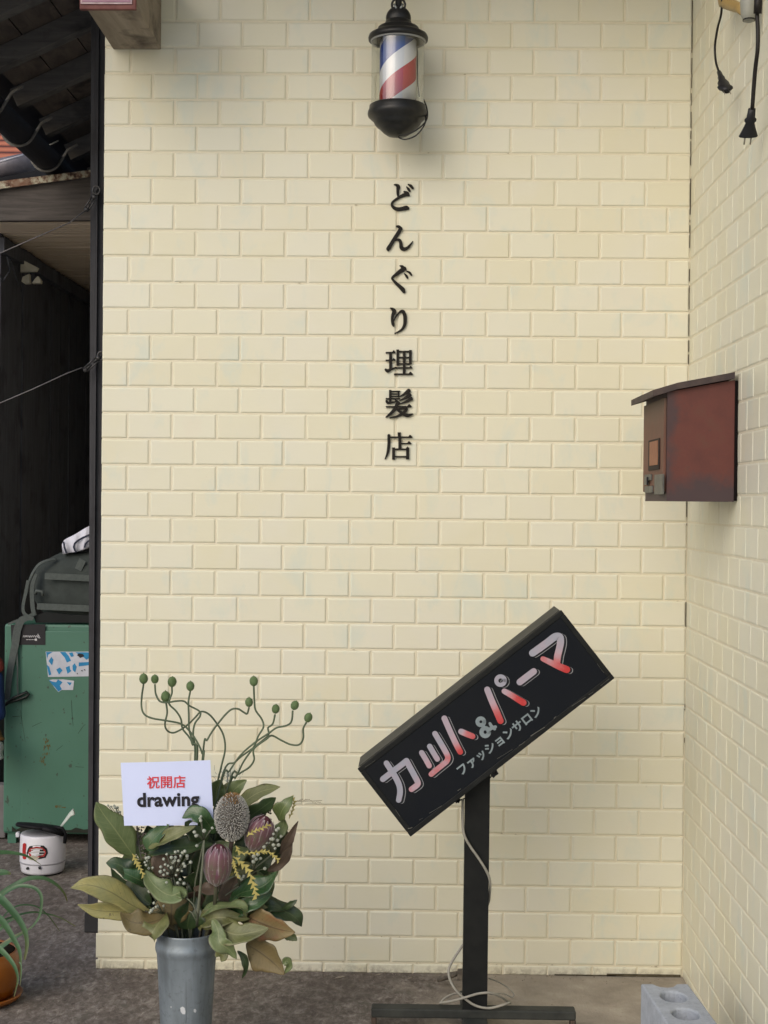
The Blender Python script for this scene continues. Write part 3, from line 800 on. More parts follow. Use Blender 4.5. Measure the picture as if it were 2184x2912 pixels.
lump('plastic_jug', [(-50, 2108), (-20, 2104), (4, 2108), (11, 2124), (8, 2142), (10, 2156), (-10, 2160), (-50, 2158)], 1.30, .06, pm('white_plastic', (.6, .6, .62), rough=.4), 'white plastic jug half cut off at the far left edge', 'jug')
lump('basket', [(-60, 2060), (-6, 2070), (6, 2090), (10, 2104), (-60, 2106)], 1.33, .05, pm('ochre_brown', (.20, .10, .03), rough=.8), 'ochre brown basket at the far left edge above the white jug', 'basket')
mb = MB(); mb.box((P(-30, 2300, 1.5).x, 1.52, .10), (.12, .06, .19), bev=.004)
tag(mb.build('concrete_block', pm('grey_block', (.18, .17, .17), rough=.9), org=(P(-30, 2300, 1.5).x, 1.5, 0)), 'small grey block on the ground left of the locker foot', 'block')

# ---- small white electric cooker
YC = 1.02
s_ = scale_at(YC)
cc = P(121, 2485, YC); rad = 65*s_
ck = thing('rice_cooker', (cc.x, YC, 0), 'small white electric cooker with its black lid open, on the alley ground', 'cooker')
M_CK = pm('white_enamel', (.66, .66, .70), (.60, .60, .65), .3, 8, .02)
hC = 113*s_
mb = MB(); mb.lathe([(.001, .006), (rad*.90, .006), (rad*.93, .012), (rad*.985, hC*.30), (rad, hC*.55), (rad*.97, hC*.95), (rad*.94, hC), (rad*.90, hC)], (cc.x, YC, 0), 48); mb.build('pot_body', M_CK, ck)
mb = MB(); mb.lathe([(rad*.985, hC*.285), (rad*1.0, hC*.30), (rad*1.002, hC*.315), (rad*.99, hC*.325)], (cc.x, YC, 0), 48); mb.build('waist_rib', pm('grey_rib', (.35, .35, .38), rough=.4), ck)
mb = MB(); mb.lathe([(.001, 0), (rad*.85, 0), (rad*.88, .007), (.001, .007)], (cc.x, YC, 0), 36); mb.build('foot_ring', pm('black_foot', (.02, .02, .02), rough=.6), ck)
M_LID = pm('black_lid_plastic', (.008, .009, .010), (.012, .012, .014), .55, 20, .0, spec=.12)
mb = MB(); lc = P(112, 2352, YC); la = Vector((.10, .17, 1)).normalized()
mb.lathe([(rad*.90, hC), (rad*.87, hC-.004), (rad*.82, hC*.5), (.001, hC*.45)], (cc.x, YC, 0), 40); mb.f = [f for f in mb.f if len(f) == 4]; mb.build('inner_pot', M_BLK, ck); mb = MB()
mb.lathe([(.001, -.004), (rad*1.02, -.006), (rad*1.06, 0), (rad*1.0, .006), (rad*.4, .009), (.001, .010)], (lc.x, YC+.005, hC+.019), 40, la); mb.build('lid', M_LID, ck)
mb = MB(); mb.tube([P(156, 2352, YC-.03), P(178, 2356, YC-.03), P(186, 2372, YC-.03), P(184, 2398, YC-.03)], .006, 8); mb.tube([P(120, 2356, YC-.066), P(160, 2366, YC-.055), P(178, 2372, YC-.03)], .008, 8)
mb.build('handle', M_LID, ck)
for px in (50, 183):
    mb = MB(); p = P(px+2, 2368, YC); mb.box((p.x, YC-.004, hC-.006), (.012, .02, .016), bev=.003); mb.build('lug', M_CK, ck)
def on_pot(x, y, h):
    p = P(x, y, YC); dx = max(-.999, min(.999, (p.x-cc.x)/rad)); q = Vector((p.x, YC-rad*math.sqrt(1-dx*dx), 0))
    q = P(x, y, q.y); n_ = Vector((q.x-cc.x, q.y-YC, 0)).normalized()
    r_ = rad*(.985+.015*min(1, q.z/hC/.55)) if q.z < hC*.55 else rad
    return Vector((cc.x, YC, q.z))+n_*(r_+.0006+h)
M_RED = pm('print_red', (.42, .03, .03), rough=.4, bmp=0); M_INK = pm('print_black', (.02, .02, .02), rough=.4, bmp=0); M_PRW = pm('print_white', (.6, .58, .56), rough=.4, bmp=0); M_CRM = pm('print_cream', (.45, .42, .33), rough=.4, bmp=0)
mb = MB(); mb.poly([(84, 2412), (88, 2405), (104, 2403), (124, 2405), (134, 2414), (137, 2427), (130, 2440), (112, 2443), (86, 2440), (81, 2426)], on_pot, .0004); bd = mb.build('badge', M_INK, ck)
o2 = lambda x, y, h: on_pot(x, y, h+.0005)
mb = MB(); mb.poly([(88, 2412), (104, 2407), (120, 2410), (129, 2418), (131, 2426), (126, 2436), (108, 2438), (88, 2434), (85, 2424)], o2, .0003); mb.build('badge_field', M_RED, bd)
o3 = lambda x, y, h: on_pot(x, y, h+.0009)
mb = MB(); mb.stroke([(92, 2415, 2.4), (104, 2413, 2.4), (120, 2415, 2.4)], o3, .0003); mb.stroke([(88, 2423, 2.8), (106, 2422, 2.8), (126, 2423, 2.8)], o3, .0003); mb.stroke([(104, 2431, 3), (122, 2430, 3)], o3, .0003); mb.build('badge_print', M_PRW, bd)
mb = MB(); mb.stroke([(76, 2400, 8), (75, 2418, 8), (76, 2438, 9)], on_pot, .0004); mb.build('side_print', M_RED, ck)
mb = MB(); mb.poly([(82, 2436), (96, 2431), (112, 2438), (104, 2446), (88, 2444)], o3, .0003); mb.build('rice_print', M_CRM, ck)
for px in (83, 113):
    mb = MB(); mb.lathe([(.001, .003), (.0045, .003), (.005, 0)], on_pot(px, 2468, 0), 14, (px/300-.35, -1, 0)); mb.build('dial', M_INK, ck)
mb = MB(); q0 = P(166, 2366, YC); q1 = P(204, 2320, YC)
mb.tube([P(172, 2352, YC-.01), P(186, 2334, YC-.01), P(200, 2316, YC-.012), P(210, 2308, YC-.014)], [.005, .0075, .010, .014], 10, flat=.35)
tag(mb.build('rice_paddle', pm('pale_plastic', (.55, .60, .54), rough=.4), org=q0), 'pale rice paddle standing in the white cooker', 'paddle')

# ================================================================== ON THE WALL
# ---- seven cut-out letters
M_LET = pm('dark_bronze_letter', (.013, .011, .009), (.018, .016, .013), .6, 40, .05, spec=.15)
cA = crop(1070, 500, 140/1346); cB = crop(1070, 730, 140/1290); cC = crop(1070, 970, 140/860)
def tri(x, y, s_=1.0): return [(x-42*s_, y+16), (x-6*s_, y-26), (x+6*s_, y-26), (x+46*s_, y+12), (x+44*s_, y+16)]
LET = []
LET.append((cA, 'top dark letter of the column on the wall, the first below the barber pole', [
    [(490, 250, 25), (545, 255, 60), (600, 300, 105), (590, 400, 85), (590, 500, 70), (605, 585, 45)],
    [(765, 440, 45), (840, 490, 110), (900, 545, 40)],
    [(880, 525, 70), (760, 530, 88), (640, 590, 72), (520, 665, 60), (440, 740, 60), (432, 820, 66), (500, 890, 85), (600, 918, 98), (720, 905, 105), (820, 885, 125), (875, 895, 70)],
    [(870, 240, 25), (940, 280, 75), (1000, 345, 60)], [(830, 310, 25), (880, 370, 68), (915, 420, 55)]], []))
LET.append((cA, 'second dark letter down the wall column, a long slanting stroke with a hook', [
    [(550, 1380, 30), (620, 1400, 80), (690, 1460, 60)],
    [(670, 1450, 100), (600, 1570, 100), (500, 1720, 95), (400, 1890, 105), (330, 2000, 110), (325, 2030, 70)],
    [(500, 1770, 50), (575, 1745, 55), (650, 1780, 80), (675, 1880, 95), (690, 1970, 105), (760, 2010, 100), (860, 1970, 78), (940, 1880, 50), (1000, 1795, 16)]], []))
LET.append((cB, 'third dark letter down the wall column, an angle open to the right with two ticks', [
    [(620, 240, 25), (680, 270, 80), (770, 340, 50)],
    [(735, 318, 112), (640, 380, 110), (520, 470, 80), (420, 555, 56), (432, 605, 55), (520, 700, 78), (620, 790, 95), (700, 870, 112), (730, 925, 75)],
    [(790, 380, 20), (870, 420, 55), (920, 480, 50)], [(735, 445, 25), (790, 510, 62), (820, 560, 45)]], []))
LET.append((cB, 'fourth dark letter down the wall column, two linked upright strokes', [
    [(370, 1350, 30), (430, 1380, 80), (470, 1440, 110), (430, 1540, 80), (420, 1660, 75), (440, 1760, 85), (455, 1810, 60)],
    [(455, 1700, 30), (500, 1600, 36), (560, 1510, 42), (640, 1442, 60), (700, 1440, 85), (745, 1530, 95), (755, 1650, 95), (745, 1780, 85), (690, 1890, 65), (600, 1960, 45), (490, 2012, 28)]], []))
S_ = 'S'
LET.append((cC, 'fifth dark letter down the wall column, the character with a small grid', [
    [S_, (165, 205, 26), (330, 200, 26)], [S_, (165, 340, 26), (335, 330, 26)], [S_, (250, 195, 50), (250, 480, 50)], [(165, 500, 40), (200, 520, 62), (260, 495, 40), (345, 462, 22)],
    [S_, (375, 150, 46), (375, 430, 46)], [S_, (375, 186, 28), (600, 186, 28)], [S_, (595, 160, 50), (595, 405, 50)], [S_, (487, 190, 48), (487, 575, 48)],
    [S_, (380, 290, 26), (600, 290, 26)], [S_, (380, 400, 26), (600, 400, 26)], [S_, (335, 470, 26), (625, 470, 26)], [S_, (310, 580, 27), (635, 580, 27)]],
    [tri(305, 188, .7), tri(305, 325, .7), tri(600, 460, .8), tri(595, 565)]))
LET.append((cC, 'sixth and most crowded dark letter of the wall column', [
    [S_, (245, 855, 44), (245, 1065, 44)], [S_, (245, 880, 26), (415, 880, 26)], [S_, (245, 925, 20), (400, 925, 20)], [S_, (245, 966, 20), (400, 966, 20)], [S_, (165, 1008, 24), (418, 1008, 24)], [S_, (390, 880, 34), (390, 985, 34)],
    [(180, 1050, 40), (210, 1080, 46), (335, 1062, 24)], [(335, 1030, 26), (395, 1085, 54)],
    [(565, 870, 74), (500, 920, 48), (408, 972, 14)], [(582, 945, 68), (510, 992, 44), (408, 1042, 14)], [(612, 1010, 64), (520, 1060, 44), (415, 1098, 14)],
    [S_, (168, 1150, 25), (615, 1145, 25)], [(372, 1090, 62), (330, 1180, 60), (260, 1260, 50), (170, 1330, 20)],
    [(345, 1192, 24), (530, 1182, 44), (470, 1255, 48), (370, 1312, 38), (240, 1342, 24)], [(360, 1190, 36), (440, 1250, 54), (540, 1300, 62), (635, 1275, 20)]],
    [tri(575, 1128)]))
LET.append((cC, 'bottom dark letter of the wall column, a box under a roof stroke', [
    [S_, (400, 1595, 58), (405, 1690, 50)], [S_, (215, 1680, 27), (625, 1680, 27)], [(220, 1650, 52), (220, 1800, 54), (200, 1950, 44), (155, 2060, 16)],
    [S_, (412, 1690, 52), (412, 1885, 52)], [S_, (410, 1790, 26), (605, 1790, 26)], [S_, (302, 1860, 50), (302, 2070, 50)], [S_, (548, 1860, 54), (548, 2065, 54)],
    [S_, (300, 1890, 26), (560, 1890, 26)], [S_, (300, 2020, 26), (560, 2020, 26)]],
    [tri(590, 1665), tri(570, 1776), tri(548, 1868, .6)]))
for cr, lab, strokes, tris in LET:
    mb = MB(); ps = []
    for i, st in enumerate(strokes):
        fn = inv(flat3(-.0002), cr)
        th = .0048+.00012*i
        if st[0] == S_: mb.stroke(st[1:], fn, th, straight=True, cap=False); ps += st[1:]
        else: mb.stroke(st, fn, th, 5); ps += st
    for i, t in enumerate(tris): mb.poly(t, inv(flat3(-.0002), cr), .0048+.00012*(len(strokes)+i))
    cx = sum(p[0] for p in ps)/len(ps); cy = sum(p[1] for p in ps)/len(ps)
    tag(mb.build('wall_letter', M_LET, org=P(*cr(cx, cy), 0)), lab, 'letter', 'dark letters down the cream wall')

# ---- barber pole
YP = -.125; sp = scale_at(YP)
pc = P(1131.5, 210, YP)
def zq(py): return P(1131.5, py, YP).z
def rp(px): return px*sp
pole = thing('barber_pole', (pc.x, YP, pc.z), 'red, white and blue striped barber pole light with black caps, high on the cream wall', 'barber pole')
M_BLKM = pm('black_cast_metal', (.012, .013, .013), (.022, .022, .022), .38, 30, .08)
cx0 = (pc.x, YP, 0)
mb = MB(); mb.lathe([(rp(60), zq(118)), (rp(84), zq(116)), (rp(85), zq(108)), (rp(82), zq(100)), (rp(70), zq(93)), (rp(60), zq(88)), (rp(58), zq(80)), (rp(54), zq(77)), (rp(42), zq(72)), (rp(38), zq(66)), (rp(36), zq(60)), (.001, zq(58))], cx0, 56); mb.build('top_cap', M_BLKM, pole)
mb = MB(); mb.lathe([(rp(75), zq(121)), (rp(78), zq(121)), (rp(78), zq(112)), (rp(75), zq(112))], cx0, 56, closed=True); mb.build('glass_collar', pm('pale_collar', (.35, .36, .36), rough=.3), pole)
mb = MB(); mb.lathe([(rp(76), zq(299)), (rp(80), zq(302)), (rp(81), zq(312)), (rp(84), zq(318)), (rp(85), zq(326)), (rp(83), zq(333)), (rp(77), zq(338)), (rp(76.5), zq(339)), (rp(69), zq(345)), (rp(68), zq(347)), (rp(64), zq(355)), (rp(58), zq(362)), (rp(50), zq(367)), (rp(49), zq(369)), (rp(40), zq(378)), (rp(28), zq(386)), (rp(12), zq(390)), (.001, zq(391))], cx0, 56); mb.build('bottom_cap', M_BLKM, pole)
# striped drum
m, nt, b = new_mat('striped_drum')
v = coords(nt); sx = N(nt, 'ShaderNodeSeparateXYZ'); nt.links.new(v, sx.inputs[0])
an = math_(nt, 'ARCTAN2', sx.outputs[0], math_(nt, 'MULTIPLY', sx.outputs[1], -1))      # 0 towards the viewer, + to the right
per = .215
ph = math_(nt, 'FRACT', math_(nt, 'ADD', math_(nt, 'SUBTRACT', math_(nt, 'DIVIDE', sx.outputs[2], per), math_(nt, 'MULTIPLY', an, .105/per/math.pi)), 10.0+.105))
rr = N(nt, 'ShaderNodeValToRGB'); cr_ = rr.color_ramp; cr_.interpolation = 'CONSTANT'
cr_.elements[0].position = 0; cr_.elements[0].color = (.42, .010, .016, 1)
cr_.elements[1].position = .27; cr_.elements[1].color = (.66, .66, .69, 1)
e = cr_.elements.new(.5); e.color = (.012, .045, .25, 1)
e = cr_.elements.new(.77); e.color = (.66, .66, .69, 1)
nt.links.new(ph, rr.inputs[0]); nt.links.new(rr.outputs[0], b.inputs['Base Color']); b.inputs['Roughness'].default_value = .35
mb = MB(); mb.lathe([(rp(52), zq(300)), (rp(52), zq(108))], cx0, 56)
dm = mb.build('striped_drum', m, pole, org=(pc.x, YP, zq(255)))
# glass sleeve: thin clear shell
m, nt, b = new_mat('clear_glass_sleeve')
tr = N(nt, 'ShaderNodeBsdfTransparent'); tr.inputs[0].default_value = (.93, .95, .94, 1); gl = N(nt, 'ShaderNodeBsdfGlossy'); gl.inputs['Roughness'].default_value = .03
fr_ = N(nt, 'ShaderNodeLayerWeight'); fr_.inputs[0].default_value = .5; ms = N(nt, 'ShaderNodeMixShader')
nt.links.new(math_(nt, 'ADD', .12, math_(nt, 'MULTIPLY', math_(nt, 'POWER', fr_.outputs['Facing'], 3.0), .60)), ms.inputs[0]); nt.links.new(tr.outputs[0], ms.inputs[1]); nt.links.new(gl.outputs[0], ms.inputs[2])
nt.links.new(ms.outputs[0], nt.nodes['Material Output'].inputs[0])
mb = MB(); mb.lathe([(rp(75), zq(301)), (rp(75), zq(114))], cx0, 64); mb.f = [f for f in mb.f if len(f) == 4]; mb.build('glass_sleeve', m, pole)
mb = MB(); mb.ball((pc.x, YP, zq(52)), rp(36), 24, 14, sc=(1, .7, .95)); mb.build('finial', M_BLKM, pole)
mb = MB(); mb.tube([(pc.x, YP, zq(40)), (pc.x, YP, zq(-40)), (pc.x, YP+.03, zq(-75)), (pc.x, -.02, zq(-85)), (pc.x, .0, zq(-85))], .0085, 12)
mb.lathe([(.001, 0), (.035, 0), (.035, .008), (.001, .010)], (pc.x, 0, zq(-85)), 24, (0, -1, 0))
mb.build('wall_bracket', M_BLKM, pole)
mb = MB()
rg = [(pc.x+.0165*math.cos(2*math.pi*k/20), YP-.011, zq(18)+.0165*math.sin(2*math.pi*k/20)) for k in range(21)]
mb.tube(rg, .0028, 6, cap=False); mb.build('hanging_ring', M_BLKM, pole)
mb = MB(); q = pc.x
mb.tube([(q, YP-.008, zq(30)+.0), (q+.006, YP-.015, zq(28)), (q+.011, YP-.013, zq(16))], .0028, 6); mb.tube([(q, YP-.008, zq(30)), (q-.006, YP-.015, zq(28)), (q-.011, YP-.013, zq(16))], .0028, 6)
mb.build('shackle', pm('zinc_shackle', (.35, .38, .38), rough=.35, metal=.6), pole)
cP = crop(980, 0, 300/1580)
mb = MB()
pts = [(1085, 700), (1090, 950), (1095, 1250), (1120, 1450)]
mb.tube(crm([tuple(P(*cP(x, y), YP+.055)) for x, y in pts], 5), .0016, 6)
mb.tube(crm([tuple(P(*cP(x, y), YP+dy)) for x, y, dy in [(1185, 1490, .03), (1235, 1640, -.0), (1225, 1800, -.02), (1100, 1930, -.03), (950, 2010, -.03), (820, 2030, -.02)]], 6), .0020, 6)
mb.tube(crm([tuple(P(*cP(x, y), YP+dy)) for x, y, dy in [(1215, 1700, -.01), (1200, 1860, -.03), (1080, 2020, -.035), (930, 2085, -.035), (830, 2070, -.03), (800, 2040, -.02)]], 6), .0020, 6)
mb.build('cable', M_BLKM, pole)

# ---- rusty mailbox on the side wall
cM = crop(1760, 1020, .25558)
y1 = PX(*cM(1305, 1585), W-.002).y
xf = P(*cM(535, 1000), y1).x
y2 = PX(*cM(298, 1000), xf).y
zb_ = P(*cM(535, 1585), y1).z; ztw = P(*cM(1310, 235), y1).z; ztf = P(*cM(530, 370), y1).z
m, nt, b = new_mat('rusted_red_paint')
v = coords(nt)
n1 = noise(nt, v, 14, 6, .65); n2 = noise(nt, v, 70, 5, .7)
c = ramp(nt, n1, [(.3, (.082, .022, .017)), (.55, (.110, .028, .020)), (.75, (.098, .038, .024))])
sx = N(nt, 'ShaderNodeSeparateXYZ'); tc = N(nt, 'ShaderNodeTexCoord'); nt.links.new(tc.outputs['Object'], sx.inputs[0])
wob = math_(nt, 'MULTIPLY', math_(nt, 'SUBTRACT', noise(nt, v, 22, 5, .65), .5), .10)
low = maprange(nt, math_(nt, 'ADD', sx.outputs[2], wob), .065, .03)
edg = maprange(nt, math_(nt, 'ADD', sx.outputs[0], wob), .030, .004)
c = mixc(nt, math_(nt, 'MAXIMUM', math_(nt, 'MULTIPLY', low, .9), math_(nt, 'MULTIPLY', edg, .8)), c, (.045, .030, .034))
c = mixc(nt, maprange(nt, n2, .62, .72, 0, .55), c, (.06, .028, .025))
nt.links.new(c, b.inputs['Base Color']); b.inputs['Roughness'].default_value = .62; bump(nt, b, n2, .3, .001)
M_RUST = m
mbx = thing('mailbox', (xf, (y1+y2)/2, zb_), 'rusty dark red metal mailbox fixed to the side wall', 'mailbox')
mb = MB(); mb.hexa([(xf, y1, zb_), (W-.0075, y1, zb_), (W-.0075, y1, ztw), (xf, y1, ztf), (xf, y2, zb_), (W-.0075, y2, zb_), (W-.0075, y2, ztw), (xf, y2, ztf)]); mb.build('box_body', M_RUST, mbx)
mb = MB(); mb.box((W-.0042, (y1+y2)/2, (zb_+ztw)/2), (.0064, abs(y1-y2)+.004, ztw-zb_-.004)); mb.build('back_plate', pm('black_rust', (.008, .006, .006), rough=.9, spec=.1), mbx)
M_DRUST = pm('dark_rust_brown', (.050, .038, .038), (.085, .062, .055), .7, 26, .4, 80)
ov = .012; dz_ = .014
tip = P(*cM(188, 448), y2); xt = xf-.034
sl_ = (ztw-ztf)/(W-xf)
mid = xf+.02; zm = ztf+sl_*(mid-xf)
def roofpts(yy): return [(W-.010, yy, ztw+.002), (mid, yy, zm+.002), (xt, yy, ztf-.011), (xt, yy, ztf-.011+dz_), (mid, yy, zm+.002+dz_), (W-.010, yy, ztw+.002+dz_)]
mb = MB(); A, B_ = roofpts(y1-ov), roofpts(y2+ov)
mb.add(A+B_, [(0, 1, 4, 5), (1, 2, 3, 4), (11, 10, 7, 6), (10, 9, 8, 7), (0, 6, 7, 1), (1, 7, 8, 2), (2, 8, 9, 3), (3, 9, 10, 4), (4, 10, 11, 5), (5, 11, 6, 0)]); mb.build('lid', M_DRUST, mbx)
m, nt, b = new_mat('faded_orange_front')
v = coords(nt); c = ramp(nt, noise(nt, v, 16, 6, .65), [(.3, (.115, .058, .036)), (.6, (.150, .062, .038)), (.8, (.092, .055, .036))])
sx = N(nt, 'ShaderNodeSeparateXYZ'); tc = N(nt, 'ShaderNodeTexCoord'); nt.links.new(tc.outputs['Object'], sx.inputs[0])
c = mixc(nt, maprange(nt, math_(nt, 'ADD', sx.outputs[2], math_(nt, 'MULTIPLY', noise(nt, v, 30, 4), .06)), .19, .25, 0, .75), c, (.11, .075, .05))
nt.links.new(c, b.inputs['Base Color']); b.inputs['Roughness'].default_value = .65; M_FRONT = m
fy0, fy1 = y1+.010, y2-.004
mb = MB(); mb.box((xf-.003, (fy0+fy1)/2, (zb_+.022+ztf-.012)/2), (.006, fy1-fy0, ztf-zb_-.034), bev=.001); fd = mb.build('front_door', M_FRONT, mbx)
def fx(px, py): return PX(*cM(px, py), xf-.006)
def plate(q0, q1, th, mat, name, par, off=0):
    a_, b_ = fx(*q0), fx(*q1)
    mb = MB(); mb.box((xf-.006-off-th/2, (a_.y+b_.y)/2, (a_.z+b_.z)/2), (th, abs(a_.y-b_.y), abs(a_.z-b_.z)), bev=min(.001, th*.3)); return mb.build(name, mat, par)
plate((343, 912), (458, 1232), .003, pm('slot_frame_dark', (.03, .02, .016), rough=.8), 'window_frame', fd)
plate((360, 930), (448, 1180), .0012, pm('faded_card', (.33, .16, .09), (.26, .12, .07), .7, 30, .1), 'window_card', fd, .003)
M_ZINC = pm('grey_zinc', (.14, .14, .125), (.085, .085, .078), .5, 40, .2, metal=.3)
plate((415, 1292), (505, 1510), .004, M_ZINC, 'hinge_plate', fd); plate((304, 1292), (372, 1352), .004, M_ZINC, 'latch_plate', fd); plate((304, 1420), (385, 1490), .004, M_ZINC, 'hasp', fd)
plate((318, 1318), (345, 1405), .004, M_BLK, 'lock', fd, .004)

# ---- fitting with two hanging power cords at the top of the side wall
cK = crop(1900, 0, .20344)
def hk(pts, X): return [tuple(PX(*cK(x, y), X)) for x, y in pts]
M_CORD = pm('black_cord', (.014, .011, .009), rough=.5, bmp=0)
M_PRONG = pm('brass_prong', (.32, .30, .25), rough=.35, metal=.8, bmp=0)
fit = thing('socket_fitting', PX(2110, 0, W), 'yellowed lamp fitting with a grey socket, at the top of the side wall', 'fitting')
mb = MB(); X_ = W-.03
q = [Vector(p) for p in hk([(760, -250), (790, 30), (900, 75), (1010, 118), (1045, 190)], X_)]
mb.tube(q, [.016, .015, .013, .011, .006], 12, flat=.8)
mb.tube([q[0], q[0]+Vector((.028, 0, 0))], .02, 12)
mb.build('bracket_arm', pm('yellowed_plastic', (.34, .23, .08), (.26, .18, .07), .45, 20, .05), fit)
mb = MB(); a_, b_ = [Vector(p) for p in hk([(1130, -150), (1130, 300)], X_)]
u_ = (b_-a_).normalized(); L_ = (b_-a_).length
mb.lathe([(.001, 0), (.016, 0), (.018, L_*.4), (.0165, L_*.8), (.012, L_*.96), (.009, L_), (.001, L_)], a_, 28, u_); mb.build('socket_cup', pm('grey_socket_plastic', (.30, .30, .25), (.22, .22, .19), .4, 14, .05), fit)
mb = MB(); mb.lathe([(.008, 0), (.0125, 0), (.013, .004), (.008, .004)], b_-u_*.006, 24, u_, closed=True); mb.build('rim', M_CORD, fit)
def cord(pts, r, plug, X, label, thick=None):
    q = [Vector(p) for p in crm(hk(pts, X), 6)]
    t = thing('power_cord', q[0], label, 'power cord', 'power cords with plugs hanging from the fitting')
    mb = MB(); mb.tube(q, r, 8)
    if thick: mb.tube([Vector(p) for p in hk(thick, X)], r*2.0, 10)
    mb.build('cable', M_CORD, t)
    a_, b_ = [Vector(p) for p in hk(plug[:2], X)]
    d = (b_-a_); L = d.length; d.normalize(); sdv = Vector((1, -.12, 0)).normalized(); thn = d.cross(sdv).normalized()
    mb = MB(); prof = plug[2]
    vs = []; 
    for f_, w_ in prof:
        for k in range(12):
            a = 2*math.pi*k/12
            vs.append(a_+d*(L*f_)+sdv*(w_*math.cos(a))+thn*(min(w_, .0065)*math.sin(a)))
    fs = [(i*12+k, i*12+(k+1) % 12, (i+1)*12+(k+1) % 12, (i+1)*12+k) for i in range(len(prof)-1) for k in range(12)]
    fs += [tuple(reversed(range(12))), tuple(range(len(vs)-12, len(vs)))]
    mb.add(vs, fs, None, True); mb.build('plug', pm('black_plug_rubber', (.016, .016, .018), rough=.45, bmp=0), t)
    for s2 in (-1, 1):
        mb = MB(); e_ = b_+sdv*(s2*.0062); mb.tube([e_, e_+d*.016], .0018, 6, flat=.5); mb.build('prong', M_PRONG, t)
    return t
cord([(760, -120), (755, 0), (740, 200), (690, 400), (655, 640), (665, 850), (712, 1015)], .0026, ((712, 1010), (815, 1270), [(0, .005), (.25, .006), (.3, .008), (.42, .0075), (.6, .013), (.75, .013), (.8, .017), (.88, .016), (.92, .010), (1, .009)]), W-.04, 'thin black cord with a small round plug, the shorter and further of the pair', None)
cord([(1262, -120), (1262, 0), (1245, 200), (1255, 450), (1250, 700), (1215, 1000), (1175, 1530)], .0042, ((1172, 1520), (1118, 1915), [(0, .0075), (.3, .0085), (.36, .012), (.44, .012), (.5, .009), (.75, .014), (.96, .019), (1, .018)]), W-.035, 'thick black cord with a wide flat plug, the longer and nearer of the pair', [(1262, -120), (1258, 60), (1250, 190)])

# ================================================================== TILTED BLACK SIGN ON ITS STAND
YSF, YSB = -.485, -.335
cS = crop(980, 1680, .48220); cT = crop(1060, 2050, .18083); cU = crop(1280, 1780, .24111)
K = [P(*q, YSF) for q in ((1016, 2186), (1597, 1735.5), (1747.7, 1928), (1168, 2380.6))]
ctr = sum(K, Vector())/4
ux = ((K[1]-K[0])+(K[2]-K[3])).normalized(); uz = Vector((-ux.z, 0, ux.x))
SL_ = ((K[1]-K[0]).length+(K[2]-K[3]).length)/2; SH_ = abs(((K[0]-K[3])+(K[1]-K[2])).dot(uz))/2
srot = Matrix((ux, Vector((0, 1, 0)), uz)).transposed()
YPOST = -.415
base_px = P(1353, 2852, YPOST)
stand = thing('sign_stand', (base_px.x, YPOST, 0), 'tilted black box sign with red and white lettering on a black post', 'sign')
M_SIGNB = pm('black_sign_metal', (.0085, .0095, .0098), (.014, .015, .0145), .55, 22, .15, 120, spec=.15)
M_SIGNT = pm('paler_dark_metal', (.042, .043, .038), (.062, .062, .053), .7, 18, .2)  # top panel: a paler grey than the rest of the box
m, nt, b = new_mat('black_sign_face')
v = coords(nt)
c = mixc(nt, maprange(nt, noise(nt, v, 5, 4, .5), .4, .7), (.006, .0078, .0115), (.009, .0105, .0128))
c = mixc(nt, maprange(nt, noise(nt, coords(nt), 60, 4, .7), .70, .78, 0, .2), c, (.09, .09, .08))
nt.links.new(c, b.inputs['Base Color']); b.inputs['Roughness'].default_value = .5; b.inputs['Specular IOR Level'].default_value = .12; M_FACE = m
dep = YSB-YSF
cen = Vector((ctr.x, (YSF+YSB)/2, ctr.z))
mb = MB(); mb.box(cen+Vector((0, .002, 0)), (SL_-.004, dep-.008, SH_-.004), srot, bev=.003); bxs = mb.build('sign_box', M_SIGNB, stand)
mb = MB(); t_ = .012
for sx_, sz_, dx_, dz_ in ((0, 1, SL_, t_), (0, -1, SL_, t_), (1, 0, t_, SH_-2*t_), (-1, 0, t_, SH_-2*t_)):
    o_ = Vector((sx_*(SL_-t_)/2, 0, sz_*(SH_-t_)/2))
    mb.box(Vector((ctr.x, YSF+.006, ctr.z))+srot@o_, (dx_, .012, dz_), srot, bev=.0015)
mb.build('front_frame', M_SIGNB, stand)
mb = MB(); mb.box(cen+srot@Vector((0, .004, SH_/2+.0008)), (SL_-.006, dep-.018, .0012), srot); mb.build('top_panel', M_SIGNT, stand)
mb = MB(); mb.box(Vector((ctr.x, YSF+.0035, ctr.z)), (SL_-2*t_+.002, .003, SH_-2*t_+.002), srot); face = mb.build('sign_face', M_FACE, stand)
YF = YSF+.002
F_ = lambda d: flat3(YF-d)
m, nt, b = new_mat('airbrushed_lettering')
at = N(nt, 'ShaderNodeAttribute', attribute_name='tint')
tnt = math_(nt, 'ADD', at.outputs['Fac'], math_(nt, 'MULTIPLY', math_(nt, 'SUBTRACT', noise(nt, coords(nt), 45, 4, .65), .46), .55))
nt.links.new(ramp(nt, tnt, [(0, (.30, .305, .365)), (.35, (.42, .30, .35)), (.65, (.46, .14, .15)), (1, (.45, .025, .025))]), b.inputs['Base Color']); b.inputs['Roughness'].default_value = .4
M_AIR = m
M_OUT = pm('grey_white_outline', (.30, .31, .33), rough=.45, bmp=0); M_GAPB = pm('letter_gap_black', (.008, .009, .012), rough=.4, bmp=0)
M_SMALL = pm('pale_grey_print', (.23, .28, .30), rough=.45, bmp=0)
